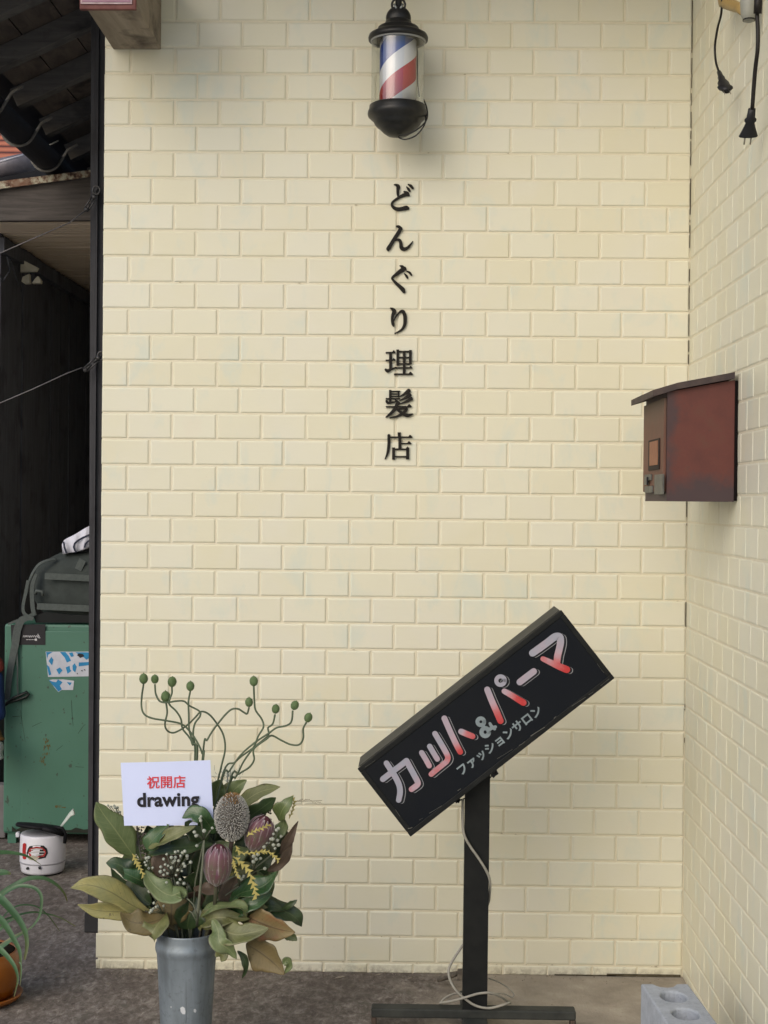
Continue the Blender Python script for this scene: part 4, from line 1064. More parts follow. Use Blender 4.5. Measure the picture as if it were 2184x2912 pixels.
BIG = [
 (cT, [[(160, 915, 92, 0), (250, 845, 92, 0), (340, 775, 92, 0), (440, 700, 92, 0), (530, 628, 92, 0)], [(530, 628, 92, 0), (590, 740, 92, 0), (650, 850, 92, .05), (700, 945, 92, .2), (705, 1000, 90, .35), (610, 1075, 88, .45)], [(215, 665, 88, 0), (290, 780, 92, 0), (360, 890, 94, 0), (415, 1010, 92, 0), (430, 1120, 90, 0), (408, 1245, 86, 0)]]),
 (cT, [[(770, 500, 84, .1), (830, 600, 84, .2), (888, 705, 84, .35)], [(895, 400, 84, 0), (950, 495, 84, .05), (1015, 600, 84, .2)], [(978, 200, 86, 0), (1050, 320, 88, 0), (1120, 440, 88, .15), (1180, 560, 86, .6), (1165, 630, 86, .55), (1100, 690, 84, .5), (1000, 770, 84, .5), (920, 838, 84, .55)]]),
 (cS, [[(588, 752, 34, .15), (618, 820, 34, .2), (648, 885, 34, .3), (668, 925, 34, .7), (682, 950, 33, .95)]]),
 (cU, [[(130, 1245, 70, .15), (190, 1272, 70, .65), (265, 1302, 66, .8)]]),
 (cU, [[(438, 750, 72, .1), (490, 880, 74, .25), (545, 1005, 76, .65), (594, 1120, 74, 1)], [(640, 770, 66, .25), (720, 815, 68, .55), (800, 865, 72, .95), (865, 905, 74, 1)]]),
 (cU, [[(595+50*math.cos(2*math.pi*k/16), 645+50*math.sin(2*math.pi*k/16), 48, 0) for k in range(17)]]),
 (cU, [[(822, 662, 78, .15), (900, 602, 78, .08), (985, 537, 78, .1)]]),
 (cU, [[(972, 320, 84, 0), (1060, 258, 86, .08), (1150, 192, 86, .05), (1235, 130, 88, 0), (1290, 128, 86, 0), (1302, 190, 84, .05), (1288, 270, 82, .2), (1268, 350, 82, .4), (1258, 430, 80, .7)], [(1095, 388, 60, .6), (1180, 428, 68, .45), (1270, 470, 78, .8), (1375, 515, 82, 1)]]),
]
mo, mg, mm = MB(), MB(), MB()
for ci, (cr, sts) in enumerate(BIG):
    kx = (1/cr(1, 0)[0]-0) if False else cr(1, 0)[0]-cr(0, 0)[0]
    for i, st in enumerate(sts):
        dx, dy = 8.2/kx, 2.6/kx
        mo.stroke([(x+dx, y+dy, w_) for x, y, w_, _ in st], inv(F_(.0004+.00004*i), cr), .0003, 4)
        mg.stroke([(x+dx*.74, y+dy*.74, w_*1.0) for x, y, w_, _ in st], inv(F_(.0010+.00004*i), cr), .0003, 4)
        mm.stroke(st, inv(F_(.0016+.00004*i), cr), .0005, 4)
mo.build('letter_outline', M_OUT, face); mg.build('letter_gap', M_GAPB, face); mm.build('large_lettering', M_AIR, face)
mb = MB(); fa = inv(F_(.0006), cU); fb = inv(F_(.0007), cU); fc = inv(F_(.0008), cU)
mb.stroke([(362+40*math.cos(2*math.pi*k/14), 1130+40*math.sin(2*math.pi*k/14), 46) for k in range(15)], fa, .0004, 3)
mb.stroke([(414+44*math.cos(2*math.pi*k/14), 1252+46*math.sin(2*math.pi*k/14), 50) for k in range(15)], fb, .0004, 3)
mb.stroke([(385, 1170, 46), (400, 1210, 46)], fc, .0004, 2); mb.stroke([(445, 1235, 40), (490, 1205, 40), (535, 1190, 36)], fc, .0005, 3); mb.stroke([(470, 1150, 34), (490, 1185, 38), (525, 1215, 34)], fa, .0006, 3)
mb.build('ampersand', M_SMALL, face)
a_, b_ = P(*cS(668, 1066), YF), P(*cS(1160, 706), YF)
text_mesh('ファッションサロン', 'small_lettering', M_SMALL, face, (a_+b_)/2+Vector((0, -.0006, 0)), ux, uz, (b_-a_).length/9.05*1.02, bold=.030, spacing=1.0, lift=.0004)
# scratches along the frame
m_scr = pm('worn_edge', (.14, .14, .125), rough=.8, bmp=0)
mb = MB()
for x0, y0, x1, y1_, w_ in ((375, 1402, 398, 1396, 5), (500, 1312, 572, 1268, 2), (440, 1352, 462, 1340, 1.6), (1098, 856, 1180, 805, 4), (1030, 912, 1062, 890, 3), (1235, 752, 1246, 742, 4), (1340, 680, 1420, 628, 2.4), (1440, 612, 1466, 596, 2), (900, 990, 990, 935, 1.6), (1510, 560, 1560, 520, 2), (300, 1290, 326, 1330, 2.2), (668, 1178, 684, 1168, 4), (120, 1040, 180, 1000, 1.4), (1490, 430, 1530, 485, 1.4)):
    mb.stroke([(x0, y0, w_), ((x0+x1)/2+random.uniform(-2, 2), (y0+y1_)/2+random.uniform(-2, 2), w_*.6), (x1, y1_, w_*.8)], inv(flat3(YSF-.0002), cS), .0003, 3)
mb.build('worn_scratches', m_scr, stand)
# post, clamp, base
pl, pr = P(1318, 2600, YPOST).x, P(1388, 2600, YPOST).x
tl_, tr_ = P(1318, 2600, YPOST), P(1388, 2600, YPOST)
pcx = (pl+pr)/2; zt_ = ctr.z-.02
pbx = (P(1314, 2845, YPOST).x+P(1385, 2845, YPOST).x)/2
mb = MB(); pw = pr-pl
mb.hexa([(pbx-pw/2, YPOST-.017, .034), (pbx+pw/2, YPOST-.017, .034), (pbx+pw/2, YPOST+.017, .034), (pbx-pw/2, YPOST+.017, .034), (pcx-pw/2+.001, YPOST-.017, zt_), (pcx+pw/2+.001, YPOST-.017, zt_), (pcx+pw/2+.001, YPOST+.017, zt_), (pcx-pw/2+.001, YPOST+.017, zt_)])
mb.build('post', M_SIGNB, stand)
mb = MB()
for q in ((880, 1078), (675, 1238)):
    c_ = P(*cS(*q), YPOST-.01); 
    for k in range(3): mb.box(c_+Vector((random.uniform(-.006, .006), 0, random.uniform(-.005, .005))), (.010, .014, .009), Matrix.Rotation(random.uniform(0, 3), 3, 'Y'), bev=.001)
    mb.tube([c_, c_+Vector((-.016, 0, -.018)) if q[0] > 800 else c_+Vector((.014, 0, .006))], .0016, 6)
mb.build('clamp_bolts', M_BLK, stand)
M_BASE = pm('worn_base_metal', (.022, .024, .023), (.048, .051, .046), .65, 14, .3, 90, spec=.2)
cW = crop(980, 2300, .48220)
l_, r_ = P(*cW(158, 1180), YPOST), P(*cW(1360, 1195), YPOST)
mb = MB(); zb2 = .040
mb.box(((l_.x+r_.x)/2, YPOST, zb2), (r_.x-l_.x, .040, .022), bev=.004)
mb.build('cross_bar', M_BASE, stand)
for xx in (l_.x+.006, r_.x-.006):
    mb = MB(); mb.box((xx, YPOST, .0148), (.012, .038, .029), bev=.002); mb.build('foot', pm('rusty_foot', (.09, .06, .045), (.04, .035, .03), .8, 40, .3), stand)
mb = MB(); mb.box((pbx, YPOST-.16, .022), (.058, .28, .022), bev=.004); mb.box((pbx, YPOST+.10, .022), (.058, .16, .022), bev=.004); mb.build('floor_bar', M_BASE, stand)
M_CAB = pm('pale_grey_cable', (.30, .29, .25), (.24, .23, .20), .5, 20, 0)
def cw(pts): return [tuple(P(*cW(x, y), YPOST+d)) for x, y, d in pts]
mb = MB(); mb.tube(crm(cw([(697, -60, -.01), (696, 60, -.018), (704, 150, -.026), (740, 220, -.026), (790, 292, -.026), (838, 370, -.026), (858, 430, -.016), (856, 500, .0), (846, 560, .02), (800, 640, .03), (740, 740, .03), (690, 815, .01), (640, 890, .0), (614, 950, -.005), (622, 1010, -.015), (660, 1075, -.024), (710, 1120, -.026), (770, 1160, -.026), (850, 1176, -.026), (930, 1158, -.026), (975, 1142, -.010)]), 5), .0030, 8)
mb.tube(crm(cw([(975, 1146, .03), (920, 1108, -.005), (860, 1086, -.026), (790, 1090, -.028), (720, 1110, -.030), (640, 1132, -.018), (560, 1146, -.004)]), 5), .0030, 8)
mb.tube(crm(cw([(560, 1148, .01), (600, 1110, .025), (660, 1088, .035), (720, 1100, .04)]), 5), .0024, 8)
mb.tube(crm(cw([(850, 1000, .03), (900, 1018, .05), (960, 1052, .06), (998, 1092, .06), (985, 1112, .06), (940, 1090, .05), (860, 1092, .03)]), 5), .0018, 6)
mb.build('power_cable', M_CAB, stand)
mb = MB(); q = P(*cW(560, 1012), -.12)
pg = [P(*cW(690, 962), -.12), P(*cW(640, 978), -.12), P(*cW(590, 992), -.12), P(*cW(545, 1010), -.12)]
mb.tube(pg, [.004, .008, .009, .006], 8); mb.box(P(*cW(686, 975), -.13), (.018, .02, .024), bev=.003); mb.build('cable_plug', pm('muddy_plug', (.07, .06, .05), (.16, .14, .11), .7, 60, .2), stand)

# ================================================================== CONCRETE BLOCK
cB2 = crop(1750, 2700, .2616)
HB = .19
A_ = PZ(*cB2(280, 372), HB); B2 = PZ(*cB2(762, 372), HB)
fl = PZ(*cB2(562, 812), HB)
dl = (fl-A_); dl.z = 0; dl.normalize(); wv_ = Vector((-dl.y, dl.x, 0)); 
if wv_.x < 0: wv_ = -wv_
WB = .102; LB = .39
m, nt, b = new_mat('grey_block_concrete')
v = coords(nt); n1 = noise(nt, v, 30, 6, .7); n2 = noise(nt, v, 160, 4, .7)
c = ramp(nt, n1, [(.3, (.31, .34, .385)), (.7, (.43, .465, .52))]); c = mixc(nt, maprange(nt, n2, .55, .72, 0, .6), c, (.18, .20, .24))
nt.links.new(c, b.inputs['Base Color']); b.inputs['Roughness'].default_value = .95; bump(nt, b, math_(nt, 'ADD', n2, n1), .6, .003)
# outline with half-round notches at both ends, three oval holes
bm = bmesh.new()
def pt(u, t, z=0): return A_+wv_*u+dl*t+Vector((0, 0, z-HB))-Vector((A_.x, A_.y, 0))
outer = [(0, 0), (.026, 0), (.031, .010), (.038, .020), (.051, .024), (.064, .020), (.071, .010), (.076, 0), (WB, 0), (WB, LB), (.076, LB), (.066, LB-.018), (.051, LB-.024), (.036, LB-.018), (.026, LB), (0, LB)]
holes = [[(.051+.027*math.copysign(abs(math.cos(a))**.8, math.cos(a)), tc_+.036*math.sin(a)) for a in [2*math.pi*k/20 for k in range(20)]] for tc_ in (.086, .195, .304)]
loops = []
for ring in [outer]+holes:
    vs = [bm.verts.new(pt(u, t, HB)) for u, t in ring]
    loops.append([bm.edges.new((vs[i], vs[(i+1) % len(vs)])) for i in range(len(vs))])
ed = [e for l in loops for e in l]
bmesh.ops.triangle_fill(bm, use_beauty=True, use_dissolve=False, edges=ed)
top = bm.faces[:]
ex = bmesh.ops.extrude_face_region(bm, geom=top)
for v_ in [g_ for g_ in ex['geom'] if isinstance(g_, bmesh.types.BMVert)]: v_.co.z = .001
bmesh.ops.recalc_face_normals(bm, faces=bm.faces)
be = [e for e in bm.edges if len(e.link_faces) == 2 and e.calc_face_angle(0) > .9 and abs(e.verts[0].co.z-e.verts[1].co.z) < .01 and e.verts[0].co.z > .1]
bmesh.ops.bevel(bm, geom=be, offset=.004, segments=2, profile=.5, affect='EDGES')
me = bpy.data.meshes.new('concrete_block'); bm.to_mesh(me); bm.free(); me.materials.append(m)
cbk = bpy.data.objects.new('concrete_block', me); COL.objects.link(cbk); cbk.location = (A_.x, A_.y, 0)
tag(cbk, 'pale grey hollow concrete block with oval holes, in front of the side wall', 'block')

# ================================================================== POTTED PLANT
YK = -.27
cD = crop(0, 2380, .24058)
sk = scale_at(YK)
px_c = -62
pcn = P(px_c, 2868, YK); RB = (58-px_c)*sk
zk = lambda py: max(0, P(40, py, YK).z)
m, nt, b = new_mat('amber_glazed_pot')
v = coords(nt); c = ramp(nt, noise(nt, v, 7, 5, .55), [(.3, (.31, .098, .008)), (.7, (.20, .056, .005))])
nt.links.new(c, b.inputs['Base Color']); b.inputs['Roughness'].default_value = .28
M_POT = m
zrm = zk(2702)
mb = MB(); mb.lathe([(.001, .016), (RB*.80, .016), (RB*.93, zrm*.35), (RB*.985, zrm*.62), (RB*.97, zrm*.86), (RB*.905, zrm*.985), (RB*.885, zrm), (RB*.855, zrm*.99), (RB*.86, zrm*.96), (.001, zrm*.955)], (pcn.x, YK, 0), 72)
tag(mb.build('plant_pot', M_POT, org=(pcn.x, YK, 0)), 'amber brown glazed plant pot standing in its saucer, cut off by the left edge', 'pot')
mb = MB(); mb.lathe([(.001, .002), (RB*.86, .002), (RB*1.0, .012), (RB*1.035, .020), (RB*1.01, .022), (RB*.90, .013), (.001, .011)], (pcn.x, YK, 0), 72)
tag(mb.build('saucer', M_POT, org=(pcn.x, YK, 0)), 'amber brown saucer on the ground under the plant pot', 'saucer')
plant = thing('strap_leaf_plant', (pcn.x, YK, zrm*.84), 'plant with long arching green strap leaves growing in the amber pot', 'plant')
mb = MB(); mb.lathe([(RB*.86, 0), (.001, .006)], (pcn.x, YK, zrm*.968), 40); mb.build('soil', pm('dark_soil', (.02, .014, .010), (.05, .04, .03), .95, 60, .6), plant)
m, nt, b = new_mat('strap_leaf_green')
uvn = N(nt, 'ShaderNodeUVMap'); sx = N(nt, 'ShaderNodeSeparateXYZ'); nt.links.new(uvn.outputs[0], sx.inputs[0])
c = mixc(nt, maprange(nt, noise(nt, coords(nt), 10, 3), .4, .65), (.036, .092, .032), (.075, .150, .062))
c = mixc(nt, maprange(nt, sx.outputs[0], .72, 1.0, 0, .75), c, (.16, .14, .05))
nt.links.new(c, b.inputs['Base Color']); b.inputs['Roughness'].default_value = .42
b.inputs['Transmission Weight'].default_value = 0.0
M_STRAP = m
def catleaf(mb, pts, fold=.25, N_=Vector((0, -1, .35)), wave=0., nseg=7, jit=0., curl=0.):
    """pts: (Vector, halfwidth) midrib; 5-wide strip with a V fold and wavy margins; uv = (along, across)"""
    q = crm([(p.x, p.y, p.z, h) for p, h in pts], nseg)
    vs = []; uv = []; n = len(q); ph = random.uniform(0, 6); p2 = [random.uniform(0, 6) for _ in range(6)]
    S5 = (-1, -.72, -.36, 0, .36, .72, 1); hmax = max(h for _, h in pts)
    for i, p in enumerate(q):
        a, b = q[max(i-1, 0)], q[min(i+1, n-1)]
        t = Vector((b[0]-a[0], b[1]-a[1], b[2]-a[2])).normalized()
        nn = (N_-t*N_.dot(t)); nn = nn.normalized() if nn.length > 1e-4 else t.orthogonal()
        sd = t.cross(nn).normalized(); c = Vector(p[:3])
        for s_ in S5:
            wv = wave*math.sin(i/n*9+ph+(1.7 if s_ > 0 else 0))*abs(s_)**1.5
            tt = i/(n-1); k_ = 0 if s_ > 0 else 3
            wj = 1+jit*(.55*math.sin(tt*5.2+p2[k_])+.35*math.sin(tt*11+p2[k_+1])+.22*math.sin(tt*23+p2[k_+2]))*min(1, abs(s_)*1.3)
            cu = curl*max(0, tt-.55)**2*3.2
            vs.append(c+sd*(s_*p[3]*wj)+nn*(fold*abs(s_)**1.4*p[3]+wv*p[3]+cu*hmax)); uv.append((tt, .5+s_/2))
    fs = []; m_ = len(S5)
    for i in range(n-1):
        for k in range(m_-1): fs.append((i*m_+k, i*m_+k+1, (i+1)*m_+k+1, (i+1)*m_+k))
    mb.add(vs, fs, None, True, uv)
SK = sk*.24058
def strap(pts, wmax, dy0=0., dy1=0., tip=.15, N_=Vector((0, -.8, .6))):
    n = len(pts); q = []
    for i, (x, y) in enumerate(pts):
        t = i/(n-1); wd = wmax*1.3*(1-(1-tip)*t**1.4)*SK/2
        q.append((P(*cD(x, y), YK+dy0+(dy1-dy0)*t), wd))
    mb = MB(); catleaf(mb, q, .22, N_); mb.build('leaf', M_STRAP, plant)
strap([(-200, 1000), (-60, 780), (30, 670), (150, 585), (330, 495), (520, 490), (660, 560), (755, 660), (795, 760)], 66, .0, .10)
strap([(-200, 1000), (-60, 800), (30, 690), (120, 625), (240, 577), (400, 600), (480, 680), (492, 800), (460, 950), (380, 1060), (290, 1120), (120, 1200), (0, 1275)], 40, -.02, -.06, .3)
strap([(-200, 900), (-60, 740), (10, 740), (110, 840), (215, 970), (290, 1110), (318, 1270), (290, 1450)], 92, -.04, -.12, .22, Vector((.5, -.8, .4)))
strap([(-250, 900), (-80, 930), (10, 985), (85, 1080), (165, 1215), (228, 1345), (245, 1500), (240, 1720)], 76, -.05, -.14, .10, Vector((.5, -.8, .4)))
strap([(-250, 1200), (-80, 1270), (10, 1340), (100, 1430), (180, 1550), (208, 1690), (165, 1890)], 62, -.08, -.15, .12, Vector((.5, -.8, .4)))
strap([(-200, 1150), (0, 1010), (150, 945), (350, 893), (500, 900), (700, 950), (890, 1055)], 26, .02, .12, .3)
strap([(-200, 1150), (-20, 1010), (100, 880), (210, 815), (330, 803), (450, 832), (560, 920), (640, 1020), (705, 1115)], 20, .02, .10, .3)
strap([(-220, 260), (-60, 200), (40, 187), (150, 192), (280, 216), (380, 262), (485, 330)], 70, .04, .08, .06, Vector((0, -.5, .8)))
strap([(-200, 440), (-60, 425), (30, 420), (90, 425), (128, 438)], 84, .02, .03, .2)
strap([(-220, 1420), (-20, 1320), (60, 1265), (160, 1195), (270, 1135), (330, 1105)], 60, -.02, -.03, .4)
strap([(-150, 1150), (0, 1090), (60, 1030), (140, 980), (230, 950)], 44, -.0, -.02, .3)
strap([(225, 1480), (250, 1520), (252, 1620), (236, 1760)], 12, -.13, -.14, .4)

# ================================================================== BUCKET OF FLOWERS
YQ = -.63
cBb = crop(180, 2180, .44605); cCc = crop(180, 2550, .44605); cAa = crop(180, 1880, .44605)
sq = scale_at(YQ)
def bz(py): return P(540, py, YQ).z
bxc = (P(443, 2690, YQ).x+P(619, 2690, YQ).x)/2
bR = lambda px: px*sq/2
m, nt, b = new_mat('galvanised_metal')
v = coords(nt); n1 = noise(nt, coords(nt, (1, 1, .35)), 16, 5, .6, .4); n2 = noise(nt, v, 70, 4, .65)
c = ramp(nt, n1, [(.3, (.155, .185, .205)), (.55, (.235, .275, .305)), (.8, (.30, .34, .37))])
c = mixc(nt, maprange(nt, n2, .56, .72, 0, .45), c, (.09, .10, .105))
c = mixc(nt, maprange(nt, noise(nt, coords(nt, (1, 1, .12)), 30, 4, .6), .52, .70, 0, .5), c, (.10, .115, .12))
nt.links.new(c, b.inputs['Base Color']); b.inputs['Metallic'].default_value = .35
nt.links.new(maprange(nt, n2, .3, .7, .38, .58), b.inputs['Roughness']); bump(nt, b, n1, .15, .001)
M_GALV = m
bk = thing('flower_bucket', (bxc, YQ, 0), 'tall grey galvanised metal bucket holding the flowers', 'bucket')
mb = MB()
rim = bz(2650)
mb.lathe([(.001, .012), (bR(134), .012), (bR(136), .0), (bR(138), .006), (bR(146), bz(2912)), (bR(162), bz(2760)), (bR(169), bz(2712)), (bR(171), bz(2706)), (bR(177), bz(2698)), (bR(179), bz(2690)), (bR(177), bz(2682)), (bR(171), bz(2676)), (bR(170), bz(2664)), (bR(171), rim), (bR(172), rim+.003), (bR(169), rim+.004), (bR(165), rim+.001), (bR(162), bz(2700)), (bR(130), .05), (.001, .05)], (bxc, YQ, 0), 72)
mb.build('bucket_body', M_GALV, bk)
def on_bucket(x, y, h):
    p = P(x, y, YQ); r_ = bR(146+(162-146)*max(0, min(1, (p.z-bz(2912))/(bz(2760)-bz(2912)))))
    dx = max(-.95, min(.95, (p.x-bxc)/r_)); q = P(x, y, YQ-r_*math.sqrt(1-dx*dx))
    n_ = Vector((dx, -math.sqrt(1-dx*dx), 0)); return Vector((bxc, YQ, q.z))+n_*(r_+.0004+h)
mb = MB()
mb.poly([(524, 2866), (530, 2862), (536, 2866), (538, 2876), (537, 2884), (530, 2884), (525, 2876)], on_bucket, .0008)
mb.poly([(560, 2870), (564, 2869), (567, 2874), (564, 2880), (560, 2877)], on_bucket, .0008); mb.poly([(496, 2862), (499, 2862), (499, 2865), (496, 2865)], on_bucket, .0008)
mb.build('paint_drips', pm('white_paint_drip', (.62, .64, .66), rough=.4, bmp=0), bk)
mb = MB(); mb.tube([on_bucket(539, y, .0003) for y in range(2712, 2912, 14)], .0011, 6); mb.build('seam', M_GALV, bk)

# ---- leaf materials
def leafmat(name, top, top2, under, vein=(.20, .24, .12), rough=.38, blotch=None):
    m, nt, b = new_mat(name)
    uvn = N(nt, 'ShaderNodeUVMap'); sx = N(nt, 'ShaderNodeSeparateXYZ'); nt.links.new(uvn.outputs[0], sx.inputs[0])
    ac = math_(nt, 'ABSOLUTE', math_(nt, 'SUBTRACT', sx.outputs[1], .5))
    mid = maprange(nt, ac, .012, .035, .85, 0)
    sv = math_(nt, 'FRACT', math_(nt, 'MULTIPLY', math_(nt, 'SUBTRACT', sx.outputs[0], math_(nt, 'MULTIPLY', ac, .35)), 13))
    sv = maprange(nt, math_(nt, 'ABSOLUTE', math_(nt, 'SUBTRACT', sv, .5)), .0, .11, .34, 0)
    c = mixc(nt, maprange(nt, noise(nt, coords(nt), 26, 4, .6), .38, .64), top, top2)
    if blotch: c = mixc(nt, maprange(nt, noise(nt, coords(nt), 16, 5, .6, .5), .54, .66, 0, .7), c, blotch)
    c = mixc(nt, math_(nt, 'MAXIMUM', mid, sv), c, vein)
    ed = math_(nt, 'ADD', ac, math_(nt, 'MULTIPLY', noise(nt, coords(nt), 55, 4, .6), .14))
    c = mixc(nt, maprange(nt, ed, .535, .575, 0, .7), c, (.095, .068, .035))
    c = mixc(nt, maprange(nt, noise(nt, coords(nt), 75, 4, .65), .655, .70, 0, .75), c, (.05, .036, .018))
    g_ = N(nt, 'ShaderNodeNewGeometry')
    nt.links.new(mixc(nt, g_.outputs['Backfacing'], c, under) if under else c, b.inputs['Base Color'])
    b.inputs['Roughness'].default_value = rough; b.inputs['Specular IOR Level'].default_value = .5
    bump(nt, b, math_(nt, 'ADD', math_(nt, 'MAXIMUM', mid, sv), math_(nt, 'MULTIPLY', noise(nt, coords(nt), 60, 4), .8)), .3, .0012)
    return m
GREEN = leafmat('leaf_mid_green', (0.082, 0.116, 0.038), (0.119, 0.154, 0.058), None, (0.178, 0.208, 0.084))
DARK = leafmat('leaf_dark_green', (0.021, 0.040, 0.015), (0.040, 0.068, 0.025), None, (0.066, 0.095, 0.038), .36)
SHINE = leafmat('leaf_glossy_green', (0.026, 0.066, 0.022), (0.050, 0.101, 0.038), None, (0.086, 0.132, 0.056), .27)
OLIVE = leafmat('leaf_olive', (0.103, 0.116, 0.038), (0.152, 0.161, 0.060), None, (0.205, 0.204, 0.092), .48, (0.066, 0.069, 0.025))
YELL = leafmat('leaf_yellow_olive', (0.284, 0.258, 0.087), (0.205, 0.204, 0.081), None, (0.139, 0.132, 0.050), .55, (0.343, 0.296, 0.112))
BROWN = leafmat('leaf_brown_underside', (0.116, 0.091, 0.031), (0.165, 0.123, 0.049), None, (0.079, 0.059, 0.024), .6, (0.086, 0.076, 0.031))
TAN = leafmat('leaf_orange_tan', (0.214, 0.167, 0.071), (0.190, 0.136, 0.057), None, (0.100, 0.065, 0.029), .55, (0.256, 0.094, 0.043))
RUST = leafmat('leaf_dark_rust', (0.066, 0.045, 0.029), (0.103, 0.069, 0.045), None, (0.053, 0.038, 0.022), .6)
PALE = leafmat('leaf_pale_green', (0.121, 0.166, 0.065), (0.172, 0.208, 0.095), None, (0.231, 0.258, 0.123), .45, (0.079, 0.113, 0.039))

def shape(t): return math.sin(math.pi*min(1, max(0, t))**.86)**.82
def leaf(par, mat, pts, wpx, cr=None, dy=(0., 0., 0.), tilt=(0, -1, .3), fold=.18, wave=.10, label=None, base=YQ, skew=0.):
    """pts: midrib from stalk to tip in photo-crop pixels, wpx full width, dy depth along the leaf (negative = nearer)"""
    cr = cr or cBb
    q3 = [tuple(P(*cr(x, y), base+(dy[0]+(dy[1]-dy[0])*min(1, 2*i/(len(pts)-1)) if i/(len(pts)-1) <= .5 else dy[1]+(dy[2]-dy[1])*(2*i/(len(pts)-1)-1)))) for i, (x, y) in enumerate(pts)]
    q = crm(q3, 10) if len(q3) > 2 else crm([q3[0], tuple((a+b)/2 for a, b in zip(*q3)), q3[1]], 10)
    n = len(q); hw = wpx*.44605*sq/2
    pp = [(Vector(p), hw*max(.035, shape(i/(n-1)))) for i, p in enumerate(q)]
    mb = MB(); catleaf(mb, pp, fold*random.uniform(.6, 2.2), Vector(tilt)+Vector((random.uniform(-.18, .18), 0, random.uniform(-.15, .15))), wave*1.8, nseg=1, jit=.24, curl=random.uniform(-1.2, .9))
    o = mb.build('leaf', mat, par)
    sm = o.modifiers.new('thick', 'SOLIDIFY'); sm.thickness = .0006
    if label: o['label'] = label
    return o
base0 = lambda: Vector((bxc, YQ, rim))
def branch(label, stem, r=.0028):
    t = thing('leafy_branch', base0(), label, 'branch', 'big-leaved branches in the metal bucket')
    mb = MB(); pts = [tuple(Vector((bxc+random.uniform(-.02, .02), YQ+random.uniform(-.01, .03), .07)))]+[tuple(P(*cBb(x, y), YQ+d)) for x, y, d in stem]
    q = crm(pts, 6); mb.tube(q, [r*(1-.5*i/len(q)) for i in range(len(q))], 7); mb.build('stem', pm('twig_bark', (.09, .085, .06), (.06, .05, .04), .8, 40, .3), t); return t
b1 = branch('branch at the lower left of the bouquet with yellowish olive leaves', [(720, 1000, .0), (620, 960, -.01), (520, 920, -.02)])
leaf(b1, YELL, [(560, 945), (430, 880), (290, 795), (160, 755), (48, 772)], 150, dy=(-.01, -.05, -.06), tilt=(0, -.9, .5), wave=.10, label='yellowish olive upper leaf')
leaf(b1, YELL, [(640, 965), (480, 930), (330, 925), (200, 915), (90, 885)], 118, dy=(0, -.03, -.04), tilt=(0, -1, .15), wave=.08)
leaf(b1, BROWN, [(660, 950), (590, 985), (500, 1000), (420, 985), (365, 935)], 150, dy=(-.03, -.06, -.05), tilt=(.1, -1, .5), wave=.14)
leaf(b1, OLIVE, [(650, 930), (600, 1010), (560, 1070), (535, 1122)], 170, dy=(-.02, -.07, -.06), tilt=(-.3, -1, .1), wave=.05)
b2 = branch('branch rising at the upper left of the bouquet with one large upright olive leaf', [(700, 900, .02), (560, 720, .02), (470, 600, .0)])
leaf(b2, GREEN, [(455, 575), (400, 500), (330, 400), (255, 300), (212, 228)], 170, dy=(0, -.02, -.03), tilt=(.25, -1, .15), fold=.10, wave=.04, label='large upright olive green leaf')
leaf(b2, DARK, [(540, 740), (460, 690), (400, 650), (330, 615), (272, 612)], 130, dy=(0, -.02, 0), tilt=(0, -.8, .7), wave=.18)
leaf(b2, GREEN, [(470, 570), (430, 610), (390, 640), (350, 640)], 120, dy=(.01, .0, .0), tilt=(0, -1, .4))
leaf(b2, DARK, [(520, 900), (430, 800), (360, 730), (305, 645)], 90, dy=(.01, .02, .02), tilt=(0, -1, .1))
leaf(b2, SHINE, [(530, 745), (480, 720), (420, 690), (350, 640)], 120, dy=(-.02, -.04, -.03), tilt=(0, -.7, .9), wave=.15)
leaf(b2, DARK, [(560, 880), (500, 830), (440, 760), (420, 700)], 120, dy=(.0, .0, .01), tilt=(0, -1, .1))
b3 = branch('branch with green leaves under and over the white card', [(760, 900, .02), (700, 760, .02), (640, 600, .01)])
leaf(b3, PALE, [(525, 660), (560, 730), (620, 790), (690, 820), (752, 800), (748, 860)], 150, dy=(-.05, -.07, -.06), tilt=(.2, -.7, .9), wave=.14, label='pale curled leaf')
leaf(b3, SHINE, [(530, 530), (560, 480), (620, 420), (680, 375)], 130, dy=(-.02, -.03, -.03), tilt=(-.1, -1, .6))
leaf(b3, OLIVE, [(540, 520), (640, 470), (740, 420), (850, 395)], 100, dy=(-.03, -.05, -.05), tilt=(0, -.8, .8), wave=.2)
leaf(b3, DARK, [(540, 555), (680, 520), (800, 510), (960, 480)], 150, dy=(-.01, -.03, -.02), tilt=(0, -.7, .8))
leaf(b3, SHINE, [(965, 430), (925, 365), (880, 315), (825, 300), (772, 335)], 125, dy=(-.02, -.05, -.045), tilt=(-.2, -1, .5), wave=.03, label='leaf over the lower corner of the card')
leaf(b3, DARK, [(900, 490), (860, 430), (815, 385), (775, 355)], 130, dy=(-.01, -.03, -.03), tilt=(-.2, -1, .5))
leaf(b3, DARK, [(620, 640), (600, 560), (590, 480), (600, 420)], 130, dy=(.02, .02, .02))
leaf(b3, BROWN, [(690, 1010), (690, 940), (690, 870), (690, 790)], 240, dy=(-.02, -.03, -.01), tilt=(0, -1, -.1), fold=.1, wave=.03, label='broad dark brown leaf above the bucket rim')
leaf(b3, DARK, [(720, 880), (640, 800), (560, 720), (500, 620)], 190, dy=(.04, .045, .05), tilt=(0, -1, 0))
leaf(b3, DARK, [(700, 940), (600, 900), (520, 850), (450, 760)], 150, dy=(.03, .035, .04), tilt=(0, -1, 0))
leaf(b3, DARK, [(800, 700), (770, 610), (750, 520), (760, 430)], 210, dy=(.04, .045, .05), tilt=(0, -1, 0))
leaf(b3, RUST, [(600, 700), (640, 640), (690, 600), (760, 560)], 190, dy=(.0, .0, .01), tilt=(0, -1, 0))
